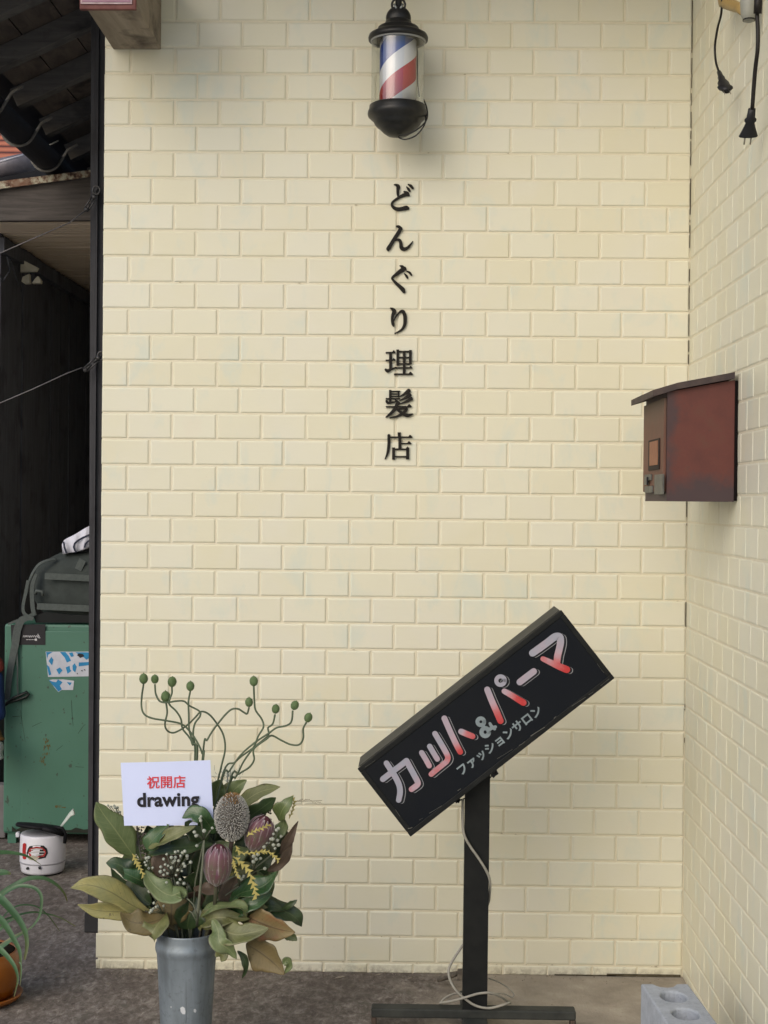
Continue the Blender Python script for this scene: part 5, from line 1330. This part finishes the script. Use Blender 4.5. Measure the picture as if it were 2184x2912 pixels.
b4 = branch('branch with leaves pointing up to the right behind the grey flower', [(960, 900, .03), (1040, 640, .04), (1120, 350, .03)])
leaf(b4, OLIVE, [(1080, 290), (1160, 220), (1260, 160), (1390, 138)], 120, dy=(.04, .02, .0), tilt=(0, -.8, .7), wave=.05, label='broad olive leaf behind the grey flower')
leaf(b4, DARK, [(1150, 350), (1230, 290), (1300, 240), (1365, 190)], 110, dy=(.03, .01, .0), tilt=(0, -1, .1))
leaf(b4, GREEN, [(985, 260), (975, 190), (985, 130), (1010, 80)], 120, dy=(.05, .04, .04), tilt=(.1, -1, .2))
leaf(b4, GREEN, [(1060, 200), (1090, 150), (1130, 115), (1170, 85)], 90, dy=(.05, .04, .04))
leaf(b4, OLIVE, [(1010, 250), (1030, 190), (1060, 140), (1110, 100)], 110, dy=(.06, .05, .05))
leaf(b4, GREEN, [(1375, 345), (1390, 290), (1420, 240), (1450, 185)], 105, dy=(.0, -.02, -.02), tilt=(-.2, -1, .1))
leaf(b4, GREEN, [(1330, 470), (1370, 430), (1400, 380), (1410, 330)], 90, dy=(.0, 0, 0))
leaf(b4, DARK, [(1360, 620), (1390, 550), (1410, 480), (1420, 400)], 90, dy=(.03, .02, .01))
leaf(b4, RUST, [(1380, 560), (1420, 490), (1455, 430), (1500, 350)], 62, dy=(0, -.01, -.01), tilt=(.4, -1, 0))
leaf(b4, RUST, [(1300, 665), (1380, 620), (1430, 560), (1462, 498)], 66, dy=(.01, 0, -.01), tilt=(.3, -1, .3), wave=.2)
b5 = branch('branch at the lower right of the bouquet with tan and brown undersides showing', [(880, 1020, .0), (1000, 990, -.01), (1120, 980, -.02)])
c5 = cCc
leaf(b5, DARK, [(1150, 110), (1270, 60), (1400, 90), (1480, 130), (1532, 188)], 150, c5, (-.01, .0, .0), (0, -.7, .8))
leaf(b5, TAN, [(1180, 130), (1270, 170), (1370, 205), (1480, 220)], 190, c5, (-.03, -.05, -.05), (.1, -1, .0), wave=.05, label='orange tan leaf underside')
leaf(b5, GREEN, [(1400, 250), (1440, 250), (1470, 262), (1490, 280)], 60, c5, (-.02, -.02, -.02))
leaf(b5, BROWN, [(1165, 300), (1250, 350), (1340, 420), (1415, 492)], 180, c5, (-.03, -.05, -.06), (.1, -1, -.1), wave=.05, label='brown leaf hanging over the tile base')
leaf(b5, GREEN, [(1400, 430), (1425, 410), (1440, 440), (1412, 488)], 60, c5, (-.065, -.065, -.06))
leaf(b5, OLIVE, [(950, 150), (1020, 210), (1100, 240), (1200, 230), (1315, 212)], 170, c5, (-.05, -.08, -.08), (0, -.9, .55), wave=.08, label='olive leaf with clear side veins')
leaf(b5, PALE, [(950, 140), (985, 210), (1000, 290), (1060, 340), (1105, 392)], 110, c5, (-.06, -.09, -.08), (-.5, -1, .3), wave=.25, label='pale curled leaf beside the bucket rim')
leaf(b5, OLIVE, [(1000, 300), (1010, 350), (1020, 380), (1008, 412)], 80, c5, (-.05, -.06, -.06))
leaf(b5, PALE, [(880, 130), (960, 60), (1060, 62), (1150, 70), (1195, 120)], 110, c5, (-.04, -.07, -.06), (0, -.5, 1), wave=.3)
leaf(b5, OLIVE, [(870, 180), (950, 140), (1030, 130), (1190, 140)], 140, c5, (-.03, -.06, -.05), (0, -.9, .4))
leaf(b5, DARK, [(1110, 345), (1150, 390), (1165, 450), (1140, 528)], 46, c5, (-.06, -.06, -.05), (.4, -1, 0), wave=.2)
leaf(b5, DARK, [(1395, 78), (1430, 60), (1465, 40), (1492, 20)], 44, c5, (0, -.01, -.01))
b6 = branch('branch on the right of the bouquet with dark shiny leaves under the yellow sprays', [(900, 980, .01), (1000, 900, .0), (1080, 850, -.01)])
leaf(b6, SHINE, [(1050, 870), (1130, 810), (1230, 780), (1310, 740), (1375, 680)], 150, dy=(-.02, -.04, -.03), tilt=(0, -.7, .8), wave=.08)
leaf(b6, SHINE, [(1040, 900), (1130, 890), (1230, 860), (1330, 800)], 130, dy=(-.03, -.05, -.04), tilt=(0, -.9, .5), label='shiny green leaf tipped by the yellow spray')
leaf(b6, DARK, [(1200, 960), (1270, 900), (1340, 890), (1420, 920)], 90, dy=(-.0, -.01, 0), tilt=(0, -.8, .6))
leaf(b6, RUST, [(830, 770), (890, 775), (960, 780), (1020, 740)], 90, dy=(-.04, -.06, -.05), tilt=(0, -.6, .9), wave=.2)
leaf(b6, RUST, [(1060, 900), (1055, 840), (1070, 770), (1100, 700)], 130, dy=(-.02, -.02, -.01), tilt=(.3, -1, 0))
leaf(b6, DARK, [(900, 960), (930, 900), (980, 850), (1050, 830)], 120, dy=(-.01, -.02, -.01))
leaf(b6, DARK, [(1200, 740), (1240, 660), (1290, 600), (1350, 560)], 130, dy=(.02, .02, .02))
leaf(b6, DARK, [(820, 960), (800, 860), (810, 760), (850, 660)], 170, dy=(.02, .02, .02), tilt=(0, -1, 0))
leaf(b6, DARK, [(760, 900), (700, 800), (660, 700), (640, 600)], 200, dy=(.03, .03, .03), tilt=(0, -1, 0))
leaf(b6, DARK, [(1000, 760), (1050, 660), (1110, 560), (1150, 480)], 200, dy=(.03, .03, .03), tilt=(0, -1, 0))
leaf(b6, DARK, [(900, 760), (900, 640), (920, 540), (930, 440)], 190, dy=(.03, .03, .02), tilt=(0, -1, 0))
leaf(b6, RUST, [(1180, 800), (1200, 720), (1230, 660), (1290, 640)], 120, dy=(.03, .03, .03))

leaf(b6, DARK, [(900, 940), (960, 850), (1030, 780), (1120, 700)], 190, dy=(.035, .04, .045), tilt=(0, -1, 0))
leaf(b6, DARK, [(1080, 700), (1150, 620), (1230, 560), (1310, 480)], 190, dy=(.045, .05, .05), tilt=(0, -1, 0))
leaf(b6, DARK, [(1000, 900), (1100, 850), (1180, 830), (1300, 860)], 150, dy=(.03, .03, .03), tilt=(0, -1, 0))
leaf(b6, OLIVE, [(1100, 960), (1180, 950), (1270, 930), (1370, 960)], 130, dy=(-.01, -.02, -.01), tilt=(0, -.8, .6))
leaf(b6, DARK, [(860, 1010), (840, 930), (830, 850), (850, 760)], 200, dy=(.04, .04, .04), tilt=(0, -1, 0))
for q_, w_, z_, mt_ in (
    ([(640, 980), (580, 880), (520, 780), (470, 690)], 170, .02, DARK), ([(620, 900), (560, 800), (500, 700), (480, 590)], 150, .035, GREEN),
    ([(700, 760), (640, 660), (580, 560), (540, 450)], 190, .035, DARK), ([(780, 980), (740, 880), (720, 760), (720, 640)], 210, .02, DARK),
    ([(820, 1010), (830, 940), (850, 860), (880, 780)], 210, .015, RUST), ([(930, 1010), (940, 930), (960, 850), (1000, 770)], 210, .015, DARK),
    ([(760, 1030), (700, 980), (640, 950), (560, 950)], 170, .0, BROWN), ([(900, 1030), (980, 960), (1060, 920), (1150, 910)], 180, .01, DARK),
    ([(560, 640), (530, 560), (500, 470), (455, 400)], 110, .02, GREEN), ([(600, 560), (590, 480), (560, 420), (540, 370)], 120, .03, DARK),
    ([(1200, 880), (1260, 780), (1310, 690), (1380, 620)], 150, .03, GREEN), ([(1100, 520), (1180, 440), (1250, 380), (1330, 330)], 170, .05, DARK),
    ([(1260, 560), (1330, 520), (1390, 480), (1440, 420)], 110, .03, OLIVE), ([(960, 520), (980, 430), (990, 330), (985, 240)], 180, .05, DARK),
    ([(720, 560), (700, 480), (660, 420), (610, 390)], 150, .02, GREEN), ([(640, 1000), (560, 970), (480, 900), (400, 850)], 120, .01, GREEN)):
    leaf(b2 if q_[0][0] < 800 else b6, mt_, q_, w_, dy=(z_, z_, z_), tilt=(0, -1, .1), wave=.08)
leaf(b3, DARK, [(790, 1040), (800, 970), (820, 900), (850, 830)], 190, dy=(-.015, -.03, -.02), tilt=(0, -1, -.1))
leaf(b6, RUST, [(900, 1040), (930, 990), (960, 930), (980, 860)], 170, dy=(-.005, -.02, -.015), tilt=(0, -1, 0))
leaf(b6, OLIVE, [(860, 1035), (900, 985), (960, 960), (1040, 950)], 130, dy=(-.02, -.045, -.04), tilt=(0, -.8, .6))
rs = random.Random(11)
for i in range(34):
    a_ = rs.uniform(-math.pi*.98, math.pi*.06)
    if rs.random() < .25: a_ = rs.choice([rs.uniform(.1, .5), rs.uniform(2.6, 3.1)])
    d0 = rs.uniform(.22, .50); d1 = d0+rs.uniform(.30, .48)
    ex = lambda t, da=0.: (850+560*t*math.cos(a_+da), 700+330*t*math.sin(a_+da))
    bend = rs.uniform(-.35, .35)
    d1 = min(d1, .90 if math.sin(a_) > -.5 else .80)
    pts = [ex(d0), ex(d0+(d1-d0)*.35, bend*.25), ex(d0+(d1-d0)*.7, bend*.6), ex(d1, bend)]
    br = (b1, b2, b3) if math.cos(a_) < 0 else (b4, b5, b6)
    mt = rs.choices([DARK, GREEN, OLIVE, SHINE, BROWN, YELL, PALE], [3, 4, 4, 2, 2, 1, 1])[0]
    z0 = rs.uniform(.025, .06)
    leaf(rs.choice(br), mt, pts, rs.uniform(85, 150), dy=(z0, z0-.01, z0-rs.uniform(-.01, .03)), tilt=(rs.uniform(-.5, .5), -1, rs.uniform(-.1, .8)), wave=.14)
# ---- banksia: egg-shaped head of packed grey styles
bc = P(*cBb(1075, 322), YQ-.045); kk = .44605*sq
M_BK = pm('grey_style', (.52, .51, .47), (.40, .39, .36), .8, 90, 0, lo=.4, hi=.6); M_BKD = pm('dark_core', (.13, .12, .105), rough=.9); M_BKO = pm('ochre_style', (.33, .20, .08), (.22, .12, .05), .8, 90, 0)
bs = thing('banksia_flower', bc, 'large grey egg-shaped bristly flower right of the white card', 'flower')
AX, AZ = 104*kk, 148*kk
mb = MB(); mb.ball(bc, 1, 28, 20, sc=(AX*.93, AX*.93, AZ*.95)); mb.build('core', M_BKD, bs)
mb, mo = MB(), MB(); NB = 1500
for i in range(NB):
    z = 1-2*(i+.5)/NB; a = i*2.399963; r_ = math.sqrt(1-z*z)
    d = (Vector((r_*math.cos(a), r_*math.sin(a), z))+Vector((random.gauss(0, .022), random.gauss(0, .022), random.gauss(0, .022)))).normalized()
    if d.y > .35: continue
    p = bc+Vector((d.x*AX, d.y*AX, d.z*AZ))*.92; n_ = Vector((d.x/AX, d.y/AX, d.z/AZ)).normalized()
    top = z > .60 and random.random() < (z-.5)*1.4 and abs(d.x) < .45
    L = (.0044+random.uniform(0, .0026))*(1.2 if top else 1); n2 = (n_+Vector((random.uniform(-.35, .35), 0, random.uniform(-.2, .45)))).normalized()
    (mo if top else mb).tube([p, p+n2*L*.75, p+n2*L], [.0009, .0009, .0006], 5)
mb.build('styles', M_BK, bs); mo.build('open_styles', M_BKO, bs)
mb = MB(); mb.tube([bc+Vector((0, 0, -AZ)), bc+Vector((-.01, .03, -AZ-.06)), (bxc, YQ, .1)], .0045, 8); mb.build('stem', pm('brown_stem', (.07, .05, .04), rough=.8), bs)
# ---- proteas: overlapping bracts
m, nt, b = new_mat('protea_bract')
uvn = N(nt, 'ShaderNodeUVMap'); sx = N(nt, 'ShaderNodeSeparateXYZ'); nt.links.new(uvn.outputs[0], sx.inputs[0])
c = ramp(nt, math_(nt, 'ADD', sx.outputs[0], math_(nt, 'MULTIPLY', math_(nt, 'SUBTRACT', noise(nt, coords(nt), 90, 3), .5), .6)), [(.05, (.10, .078, .050)), (.35, (.105, .050, .046)), (.70, (.125, .038, .060)), (.93, (.155, .085, .115)), (1, (.36, .30, .30))])
ac = math_(nt, 'ABSOLUTE', math_(nt, 'SUBTRACT', sx.outputs[1], .5))
c = mixc(nt, maprange(nt, ac, .30, .5, 0, .8), c, (.38, .30, .31))
nt.links.new(c, b.inputs['Base Color']); b.inputs['Roughness'].default_value = .55; b.inputs['Sheen Weight'].default_value = .4; M_PROT = m
def protea(cpx, ax_, az_, dy, tilt, label):
    c0 = P(*cBb(*cpx), YQ+dy); t = thing('protea_flower', c0, label, 'flower', 'dusky pink protea buds in the bouquet')
    A1, A3 = ax_*kk, az_*kk; rt = Matrix.Rotation(tilt, 3, 'Y')
    mb = MB(); mb.ball(c0, 1, 20, 14, rt, sc=(A1*.86, A1*.86, A3*.93)); mb.build('core', pm('dark_pink_core', (.10, .03, .04), rough=.8), t)
    mb = MB()
    for lv in range(6):
        z0 = -1+lv*.17; nb = 8
        for k in range(nb):
            a = 2*math.pi*(k+.5*(lv % 2))/nb+random.uniform(-.08, .08)
            if math.sin(a) > .5: continue
            pts = []; ln = 1.02+random.uniform(-.10, .12)
            for j in range(5):
                z = min(.97, z0+ln*j/4); rr_ = math.sqrt(max(.0, 1-z*z))*(1.0+.05*j/4+.012*lv)
                q = c0+rt@Vector((rr_*A1*math.cos(a), rr_*A1*math.sin(a), z*A3))
                hw = A1*.27*max(.22, math.sin(math.pi*min(.93, .22+.71*j/4)))*max(.5, rr_)
                pts.append((q, hw))
            nn = rt@Vector((math.cos(a), math.sin(a), .15))
            catleaf(mb, pts, -.22, nn, 0, nseg=3)
    mb.build('bracts', M_PROT, t)
    mb = MB(); mb.tube([c0+rt@Vector((0, 0, -A3)), c0+Vector((-.01, .03, -A3-.05)), (bxc, YQ, .1)], .004, 8); mb.build('stem', pm('green_brown_stem', (.07, .07, .04), rough=.8), t)
protea((985, 625), 86, 140, -.075, R(4), 'dusky pink protea bud in the centre of the bouquet, below the grey flower')
protea((1248, 425), 84, 128, -.030, R(24), 'dusky pink protea bud leaning right, beside the grey flower')

# ---- sprigs of white berries
M_BER = pm('white_berry', (.40, .42, .35), (.31, .335, .275), .55, 120, .2); M_BST = pm('grey_green_stem', (.16, .17, .12), (.11, .12, .08), .7, 40, .1)
M_BDK = pm('brown_twiglets', (.06, .045, .035), (.04, .05, .03), .85, 30, .2)
def berries(spots, dy, label, root, sz=12.5, twig=None):
    q = [P(*cBb(x, y), YQ+dy+random.uniform(-.010, .012)) for x, y in spots]
    r0 = P(*cBb(*root), YQ+dy+.03)
    t = thing('berry_sprig', r0, label, 'berries', 'sprigs of white berries in the bouquet')
    mb = MB()
    for p in q: mb.ball(p, sz*kk*random.uniform(.66, 1.02), 10, 8, sc=(1, 1, .95))
    mb.build('berry_cluster', M_BER, t)
    mb = MB()
    mb.tube([(bxc+random.uniform(-.02, .02), YQ+.01, .1), tuple(Vector((bxc, YQ, rim+.02))*.5+r0*.5), r0], .0018, 6)
    for p in q: mb.tube([r0, r0*.45+p*.55+Vector((0, .004, 0)), p], [.0013, .0010, .0007], 5)
    if twig:
        for x, y in twig:
            p = P(*cBb(x, y), YQ+dy+.012); mb.tube([r0, p], .0012, 5)
    mb.build('stems', M_BST, t); return t
big = [(660, 560), (715, 545), (732, 540), (775, 540), (790, 570), (715, 580), (748, 570), (760, 550), (790, 585), (640, 590), (650, 625), (690, 645), (622, 640), (668, 632), (730, 660), (757, 665), (768, 620), (812, 610), (620, 670), (665, 680), (640, 690), (634, 722), (658, 738), (720, 692), (700, 610), (735, 600), (775, 635), (645, 660), (690, 580), (710, 600)]
berries(big, -.06, 'rounded cluster of many white berries left of the centre', (700, 700))
berries([(745, 720), (730, 742), (770, 745)], -.075, 'pair of pale berries at the tip of the curled pale leaf', (790, 760))
berries([(530, 585), (545, 580), (535, 600), (528, 628), (545, 648), (570, 645), (520, 610)], -.05, 'few white berries beside the yellow spray on the left', (560, 700))
berries([(550, 795), (578, 870), (600, 890), (640, 888), (592, 895), (562, 918), (552, 930), (575, 905)], -.06, 'few white berries low on the left above the bucket rim', (640, 940))
berries([(878, 318), (876, 345), (836, 418), (848, 440), (950, 392), (898, 410), (852, 505), (872, 330)], -.085, 'tall sprig of pale berries in front of the card corner', (896, 470), 13.5, [(880, 360), (860, 430), (938, 405)])
berries([(1372, 395), (1360, 405), (1340, 430), (1335, 462), (1322, 462), (1295, 485), (1310, 485), (1280, 512), (1372, 500), (1350, 522), (1340, 500), (1388, 445), (1365, 470)], -.05, 'sprig of white berries on the right beside the leaning protea', (1330, 560), 13.5)
berries([(1215, 572), (1212, 606), (1240, 560), (1258, 585), (1285, 650), (1230, 590)], -.05, 'sprig of white berries among the yellow sprays', (1200, 680), 14)
berries([(1120, 702), (1135, 716), (1148, 700), (1108, 690)], -.06, 'small knot of white berries below the yellow spray', (1120, 760), 12)
berries([(285, 248), (305, 255), (325, 250), (345, 262), (340, 285), (360, 290), (352, 312), (372, 318), (368, 340), (330, 262), (385, 345)], .03, 'row of pale berries behind the large upright leaf on the left', (420, 430), 10)
# grey stalk standing in front
gs = thing('bare_stalk', P(*cBb(860, 980), YQ-.07), 'pale bare forked stalk rising from the bucket in front of the flowers', 'stalk')
mb = MB(); mb.tube([tuple(P(*cBb(x, y), YQ-.085+d)) for x, y, d in [(852, 1010, .03), (862, 900, .0), (875, 760, -.01), (888, 620, -.01), (898, 470, 0)]], [.0032, .0030, .0028, .0024, .0018], 8)
mb.tube([tuple(P(*cBb(x, y), YQ-.08)) for x, y in [(856, 960), (830, 880), (790, 840)]], .0014, 6); mb.tube([tuple(P(*cBb(x, y), YQ-.08)) for x, y in [(850, 990), (820, 930), (800, 920)]], .0012, 6)
mb.build('stalk', M_BST, gs)

# ---- yellow zigzag sprays
M_YEL = pm('yellow_phyllode', (.44, .38, .12), (.34, .29, .09), .6, 40, .1)
def spray(pts, size, dy, label, step=.40):
    q = [P(x, y, YQ+dy) for x, y in [cBb(*p) for p in pts]]
    t = thing('yellow_spray', q[0], label, 'spray', 'yellow zigzag sprays in the bouquet')
    c_ = [Vector(p) for p in crm([tuple(p) for p in q], 8)]
    mb = MB(); mb.tube(c_, .0011, 5); mb.build('stem', M_YEL, t)
    mb = MB(); acc = 0; s_ = 1; k = 0
    for i in range(1, len(c_)):
        acc += (c_[i]-c_[i-1]).length
        if acc > size*kk*step:
            acc = 0; d = (c_[i]-c_[i-1]).normalized(); sdv = Vector((-d.z, 0, d.x))*s_; s_ = -s_; k += 1
            L = size*kk*random.uniform(.8, 1.1)
            a_ = c_[i]-d*L*.45; b_ = c_[i]+d*L*.55; tp = c_[i]+sdv*L*.85+d*L*.65+Vector((0, random.uniform(-.004, .002), 0))
            n_ = Vector((0, -.0012, 0))
            mb.add([a_+n_, b_+n_, tp, a_-n_, b_-n_], [(0, 1, 2), (3, 2, 4), (0, 2, 3), (1, 4, 2), (0, 3, 4, 1)])
    mb.build('leaflets', M_YEL, t)
spray([(1085, 575), (1130, 610), (1180, 660), (1205, 740), (1222, 790), (1232, 832)], 34, -.10, 'thick yellow zigzag spray hanging in front of the shiny leaf')
spray([(1100, 505), (1120, 545), (1180, 552), (1240, 545), (1310, 545), (1350, 575), (1372, 600)], 22, -.085, 'thin yellow spray crossing below the leaning protea')
spray([(1170, 445), (1215, 412), (1260, 395), (1305, 372)], 22, -.085, 'short yellow spray lying across the leaning protea')
spray([(440, 555), (462, 600), (485, 640), (510, 690)], 24, -.06, 'yellow spray on the left below the large upright leaf')
spray([(1080, 590), (1095, 650), (1110, 690), (1118, 712)], 18, -.09, 'small yellow spray right of the central protea')
spray([(1440, 330), (1462, 280), (1472, 230), (1460, 195)], 20, .0, 'yellow spray behind the leaf at the upper right')
mb = MB()
for i in range(46):
    x, y = random.uniform(1260, 1370), random.uniform(225, 320)
    if abs((x-1260)*.7-(320-y)) > 40: continue
    mb.ball(P(*cBb(x, y), YQ+.02+random.uniform(-.01, .01)), 7*kk, 6, 5)
mb.tube([P(*cBb(1230, 340), YQ+.02), P(*cBb(1370, 225), YQ+.02)], .0012, 5)
tag(mb.build('seed_sprig', M_BDK, org=P(*cBb(1300, 280), YQ+.02)), 'dark brown seed sprig behind the leaning protea', 'sprig')
mb = MB()
for i in range(40):
    t_ = i/40; x = 1480+t_*170; y = 222-10*math.sin(t_*5)+random.uniform(-8, 8)
    mb.ball(P(*cBb(x, y), YQ+.03), 4.2*kk*(1-.4*t_), 6, 5)
mb.tube([P(*cBb(1400, 260), YQ+.03), P(*cBb(1480, 225), YQ+.03), P(*cBb(1650, 215), YQ+.03)], .0007, 5)
tag(mb.build('grass_sprig', pm('pale_grass', (.42, .38, .28), (.34, .31, .22), rough=.8), org=P(*cBb(1500, 225), YQ+.03)), 'wispy pale grass sprig poking out to the right of the bouquet', 'sprig')
mb = MB()
for i in range(70):
    x, y = random.gauss(1050, 38), random.gauss(60, 26); q = P(*cBb(x, y), YQ+.07); mb.tube([q, q+Vector((random.uniform(-.006, .006), 0, random.uniform(.002, .012)))], .0006, 4)
mb.tube([P(*cBb(1040, 200), YQ+.07), P(*cBb(1050, 40), YQ+.07)], .0015, 5)
tag(mb.build('fluffy_sprig', pm('pale_fluff', (.34, .37, .33), rough=.9), org=P(*cBb(1050, 120), YQ+.07)), 'pale fluffy sprig behind the top of the grey flower', 'sprig')
mb = MB()
for i in range(90):
    x = 440+random.uniform(0, 90); y = 385+random.uniform(0, 200); q = P(*cBb(x, y), YQ+.015); mb.ball(q, 7*kk*random.uniform(.6, 1.1), 6, 5)
mb.tube([P(*cBb(560, 760), YQ+.015), P(*cBb(490, 560), YQ+.015), P(*cBb(470, 380), YQ+.015)], .002, 5)
tag(mb.build('seed_sprig', pm('grey_brown_seed', (.13, .10, .08), (.20, .19, .16), rough=.85), org=P(*cBb(490, 500), YQ+.015)), 'grey brown seed sprig below the lower left corner of the card', 'sprig')

# ---- curling stems with round green buds
M_BUD = pm('fuzzy_green_bud', (.085, .135, .050), (.13, .19, .085), .8, 60, .6, 240, dist=.002); M_CST = pm('curly_green_stem', (.075, .10, .062), (.10, .135, .08), .6, 20, .1)
BUDS = [
 ((512, 112), 34, [(512, 145), (500, 230), (500, 300), (520, 342), (570, 365), (660, 380), (750, 400), (800, 440), (850, 510), (885, 590), (888, 680)], 'far left and highest curling green bud stem'),
 ((584, 115), 30, [(584, 148), (590, 210), (615, 255), (660, 264), (720, 255), (770, 256), (805, 285), (866, 318), (872, 350), (838, 400), (828, 470), (840, 540), (852, 660)], 'second green bud stem from the left, with a small loop'),
 ((694, 132), 35, [(692, 165), (692, 205), (680, 240), (676, 275), (720, 320), (750, 370), (760, 430), (800, 482), (822, 530), (838, 660)], 'green bud stem rising just behind the lower bud on the left'),
 ((653, 227), 37, [(655, 262), (662, 330), (648, 400), (662, 442), (700, 457), (750, 436), (800, 400), (842, 358), (880, 322), (930, 340), (980, 400), (1020, 470), (1032, 560), (1010, 660), (978, 790), (950, 900)], 'green bud stem with a deep hanging loop, bud lowest at left'),
 ((810, 160), 32, [(810, 190), (798, 260), (800, 340), (803, 440), (826, 520), (850, 660)], 'nearly straight green bud stem in the middle'),
 ((1214, 128), 33, [(1214, 160), (1218, 250), (1226, 312), (1265, 370), (1276, 420), (1242, 480), (1215, 545), (1150, 640), (1100, 740), (1040, 840)], 'tall green bud stem on the right, kinked like an S'),
 ((1184, 262), 31, [(1184, 295), (1172, 335), (1150, 326), (1110, 304), (1060, 316), (985, 400), (920, 500), (888, 620)], 'green bud stem arching over to the right with a hooked tip'),
 ((1354, 305), 31, [(1350, 340), (1335, 400), (1306, 425), (1310, 465), (1290, 490), (1215, 550), (1100, 640), (1000, 780)], 'short-necked green bud stem, third from the right'),
 ((1476, 282), 32, [(1463, 315), (1455, 382), (1425, 410), (1360, 425), (1310, 460), (1220, 520), (1130, 600), (1060, 700), (1000, 800)], 'green bud stem second from the right'),
 ((1562, 360), 32, [(1550, 390), (1530, 430), (1530, 490), (1505, 532), (1450, 532), (1390, 505), (1330, 475), (1292, 500), (1215, 560), (1216, 630), (1182, 680), (1120, 720), (1050, 800)], 'far right green bud stem with a wide dip'),
]
for i, (bp, br_, st, lab) in enumerate(BUDS):
    yy = YQ+.035+.006*(i % 4)
    q = [tuple(P(*cAa(x, y), yy+.004*math.sin(j*1.1+i))) for j, (x, y) in enumerate(st)]
    q.append(tuple(Vector((bxc+random.uniform(-.02, .02), YQ+.02, rim-.03))))
    c0 = P(*cAa(bp[0], bp[1]), yy)
    t = thing('bud_stem', q[-1], lab+' in the bouquet', 'stem', 'curling stems with round green buds')
    mb = MB(); mb.tube(crm(q, 7), .0021, 8); mb.build('stem', M_CST, t)
    d = (c0-Vector(q[0])).normalized(); rt = Vector((0, 0, 1)).rotation_difference(d).to_matrix()
    mb = MB(); rr_ = br_*.80*kk; nb_ = 18; mb_ = 12
    vs = []
    mb.ball(c0, rr_, 22, 16, rt, sc=(1, 1, 1.22))
    for k in range(130):
        z = 1-2*(k+.5)/130; a = k*2.39996; r_ = math.sqrt(1-z*z)
        p = c0+rt@Vector((r_*math.cos(a)*rr_, r_*math.sin(a)*rr_, z*rr_*1.22)); mb.ball(p, rr_*.085, 5, 4)
    mb.ball(c0+rt@Vector((0, 0, rr_*1.25)), rr_*.12, 6, 5, rt, sc=(1, 1, 2))
    mb.build('bud', M_BUD, t)

# ---- white card
YCARD = YQ-.030
kc = [P(*q, YCARD) for q in ((343, 2169), (598, 2161.5), (608, 2345), (353, 2348))]
cux = ((kc[1]-kc[0])+(kc[2]-kc[3])).normalized(); cuz = Vector((-cux.z, 0, cux.x))
card = thing('greeting_card', sum(kc, Vector())/4, 'white card with red and black lettering standing in the bouquet', 'card')
M_CARD = pm('white_card_paper', (.62, .68, .92), (.60, .66, .90), .55, 10, .04)
mb = MB(); dy_ = Vector((0, .0012, 0)); nC = 12; vs = []
for sgn in (0, 1):
    for i in range(nC+1):
        for j in range(2):
            t_ = i/nC; a_ = kc[0].lerp(kc[1], t_); b_ = kc[3].lerp(kc[2], t_); p = a_ if j == 0 else b_
            vs.append(p+Vector((0, -.004*math.sin(math.pi*t_)+(.0006 if sgn else 0), 0)))
o_ = 2*(nC+1); fs = []
for i in range(nC):
    a_ = 2*i; fs += [(a_, a_+2, a_+3, a_+1), (o_+a_, o_+a_+1, o_+a_+3, o_+a_+2), (a_, o_+a_, o_+a_+2, a_+2), (a_+1, a_+3, o_+a_+3, o_+a_+1)]
fs += [(0, 1, o_+1, o_), (2*nC, o_+2*nC, o_+2*nC+1, 2*nC+1)]
mb.add(vs, fs, None, True); cs = mb.build('paper', M_CARD, card, smooth=False)
M_CRED = pm('card_red_ink', (.62, .045, .06), (.60, .05, .06), .6, 10, 0); M_CBLK = pm('card_black_ink', (.016, .015, .020), rough=.6, bmp=0)
a_, b_ = P(*cAa(535, 780), YCARD-.0046), P(*cAa(780, 775), YCARD-.0046)
text_mesh('祝開店', 'red_lettering', M_CRED, cs, (a_+b_)/2+cuz*(.0), cux, cuz, (b_-a_).length/3.0*1.02, bold=.016, lift=.0003)
a_, b_ = P(*cAa(467, 890), YCARD-.0046), P(*cAa(866, 875), YCARD-.0046)
text_mesh('drawing', 'black_lettering', M_CBLK, cs, (a_+b_)/2+cuz*(-.0015), cux, cuz, (b_-a_).length/3.32, bold=.034, spacing=1.03, lift=.0003)
mb = MB(); mb.tube([(kc[0].lerp(kc[1], .5)).lerp(kc[3].lerp(kc[2], .5), .4)+Vector((0, .003, 0)), Vector((bxc-.02, YQ+.02, .1))], .0018, 6); mb.build('card_pick', M_BST, card)
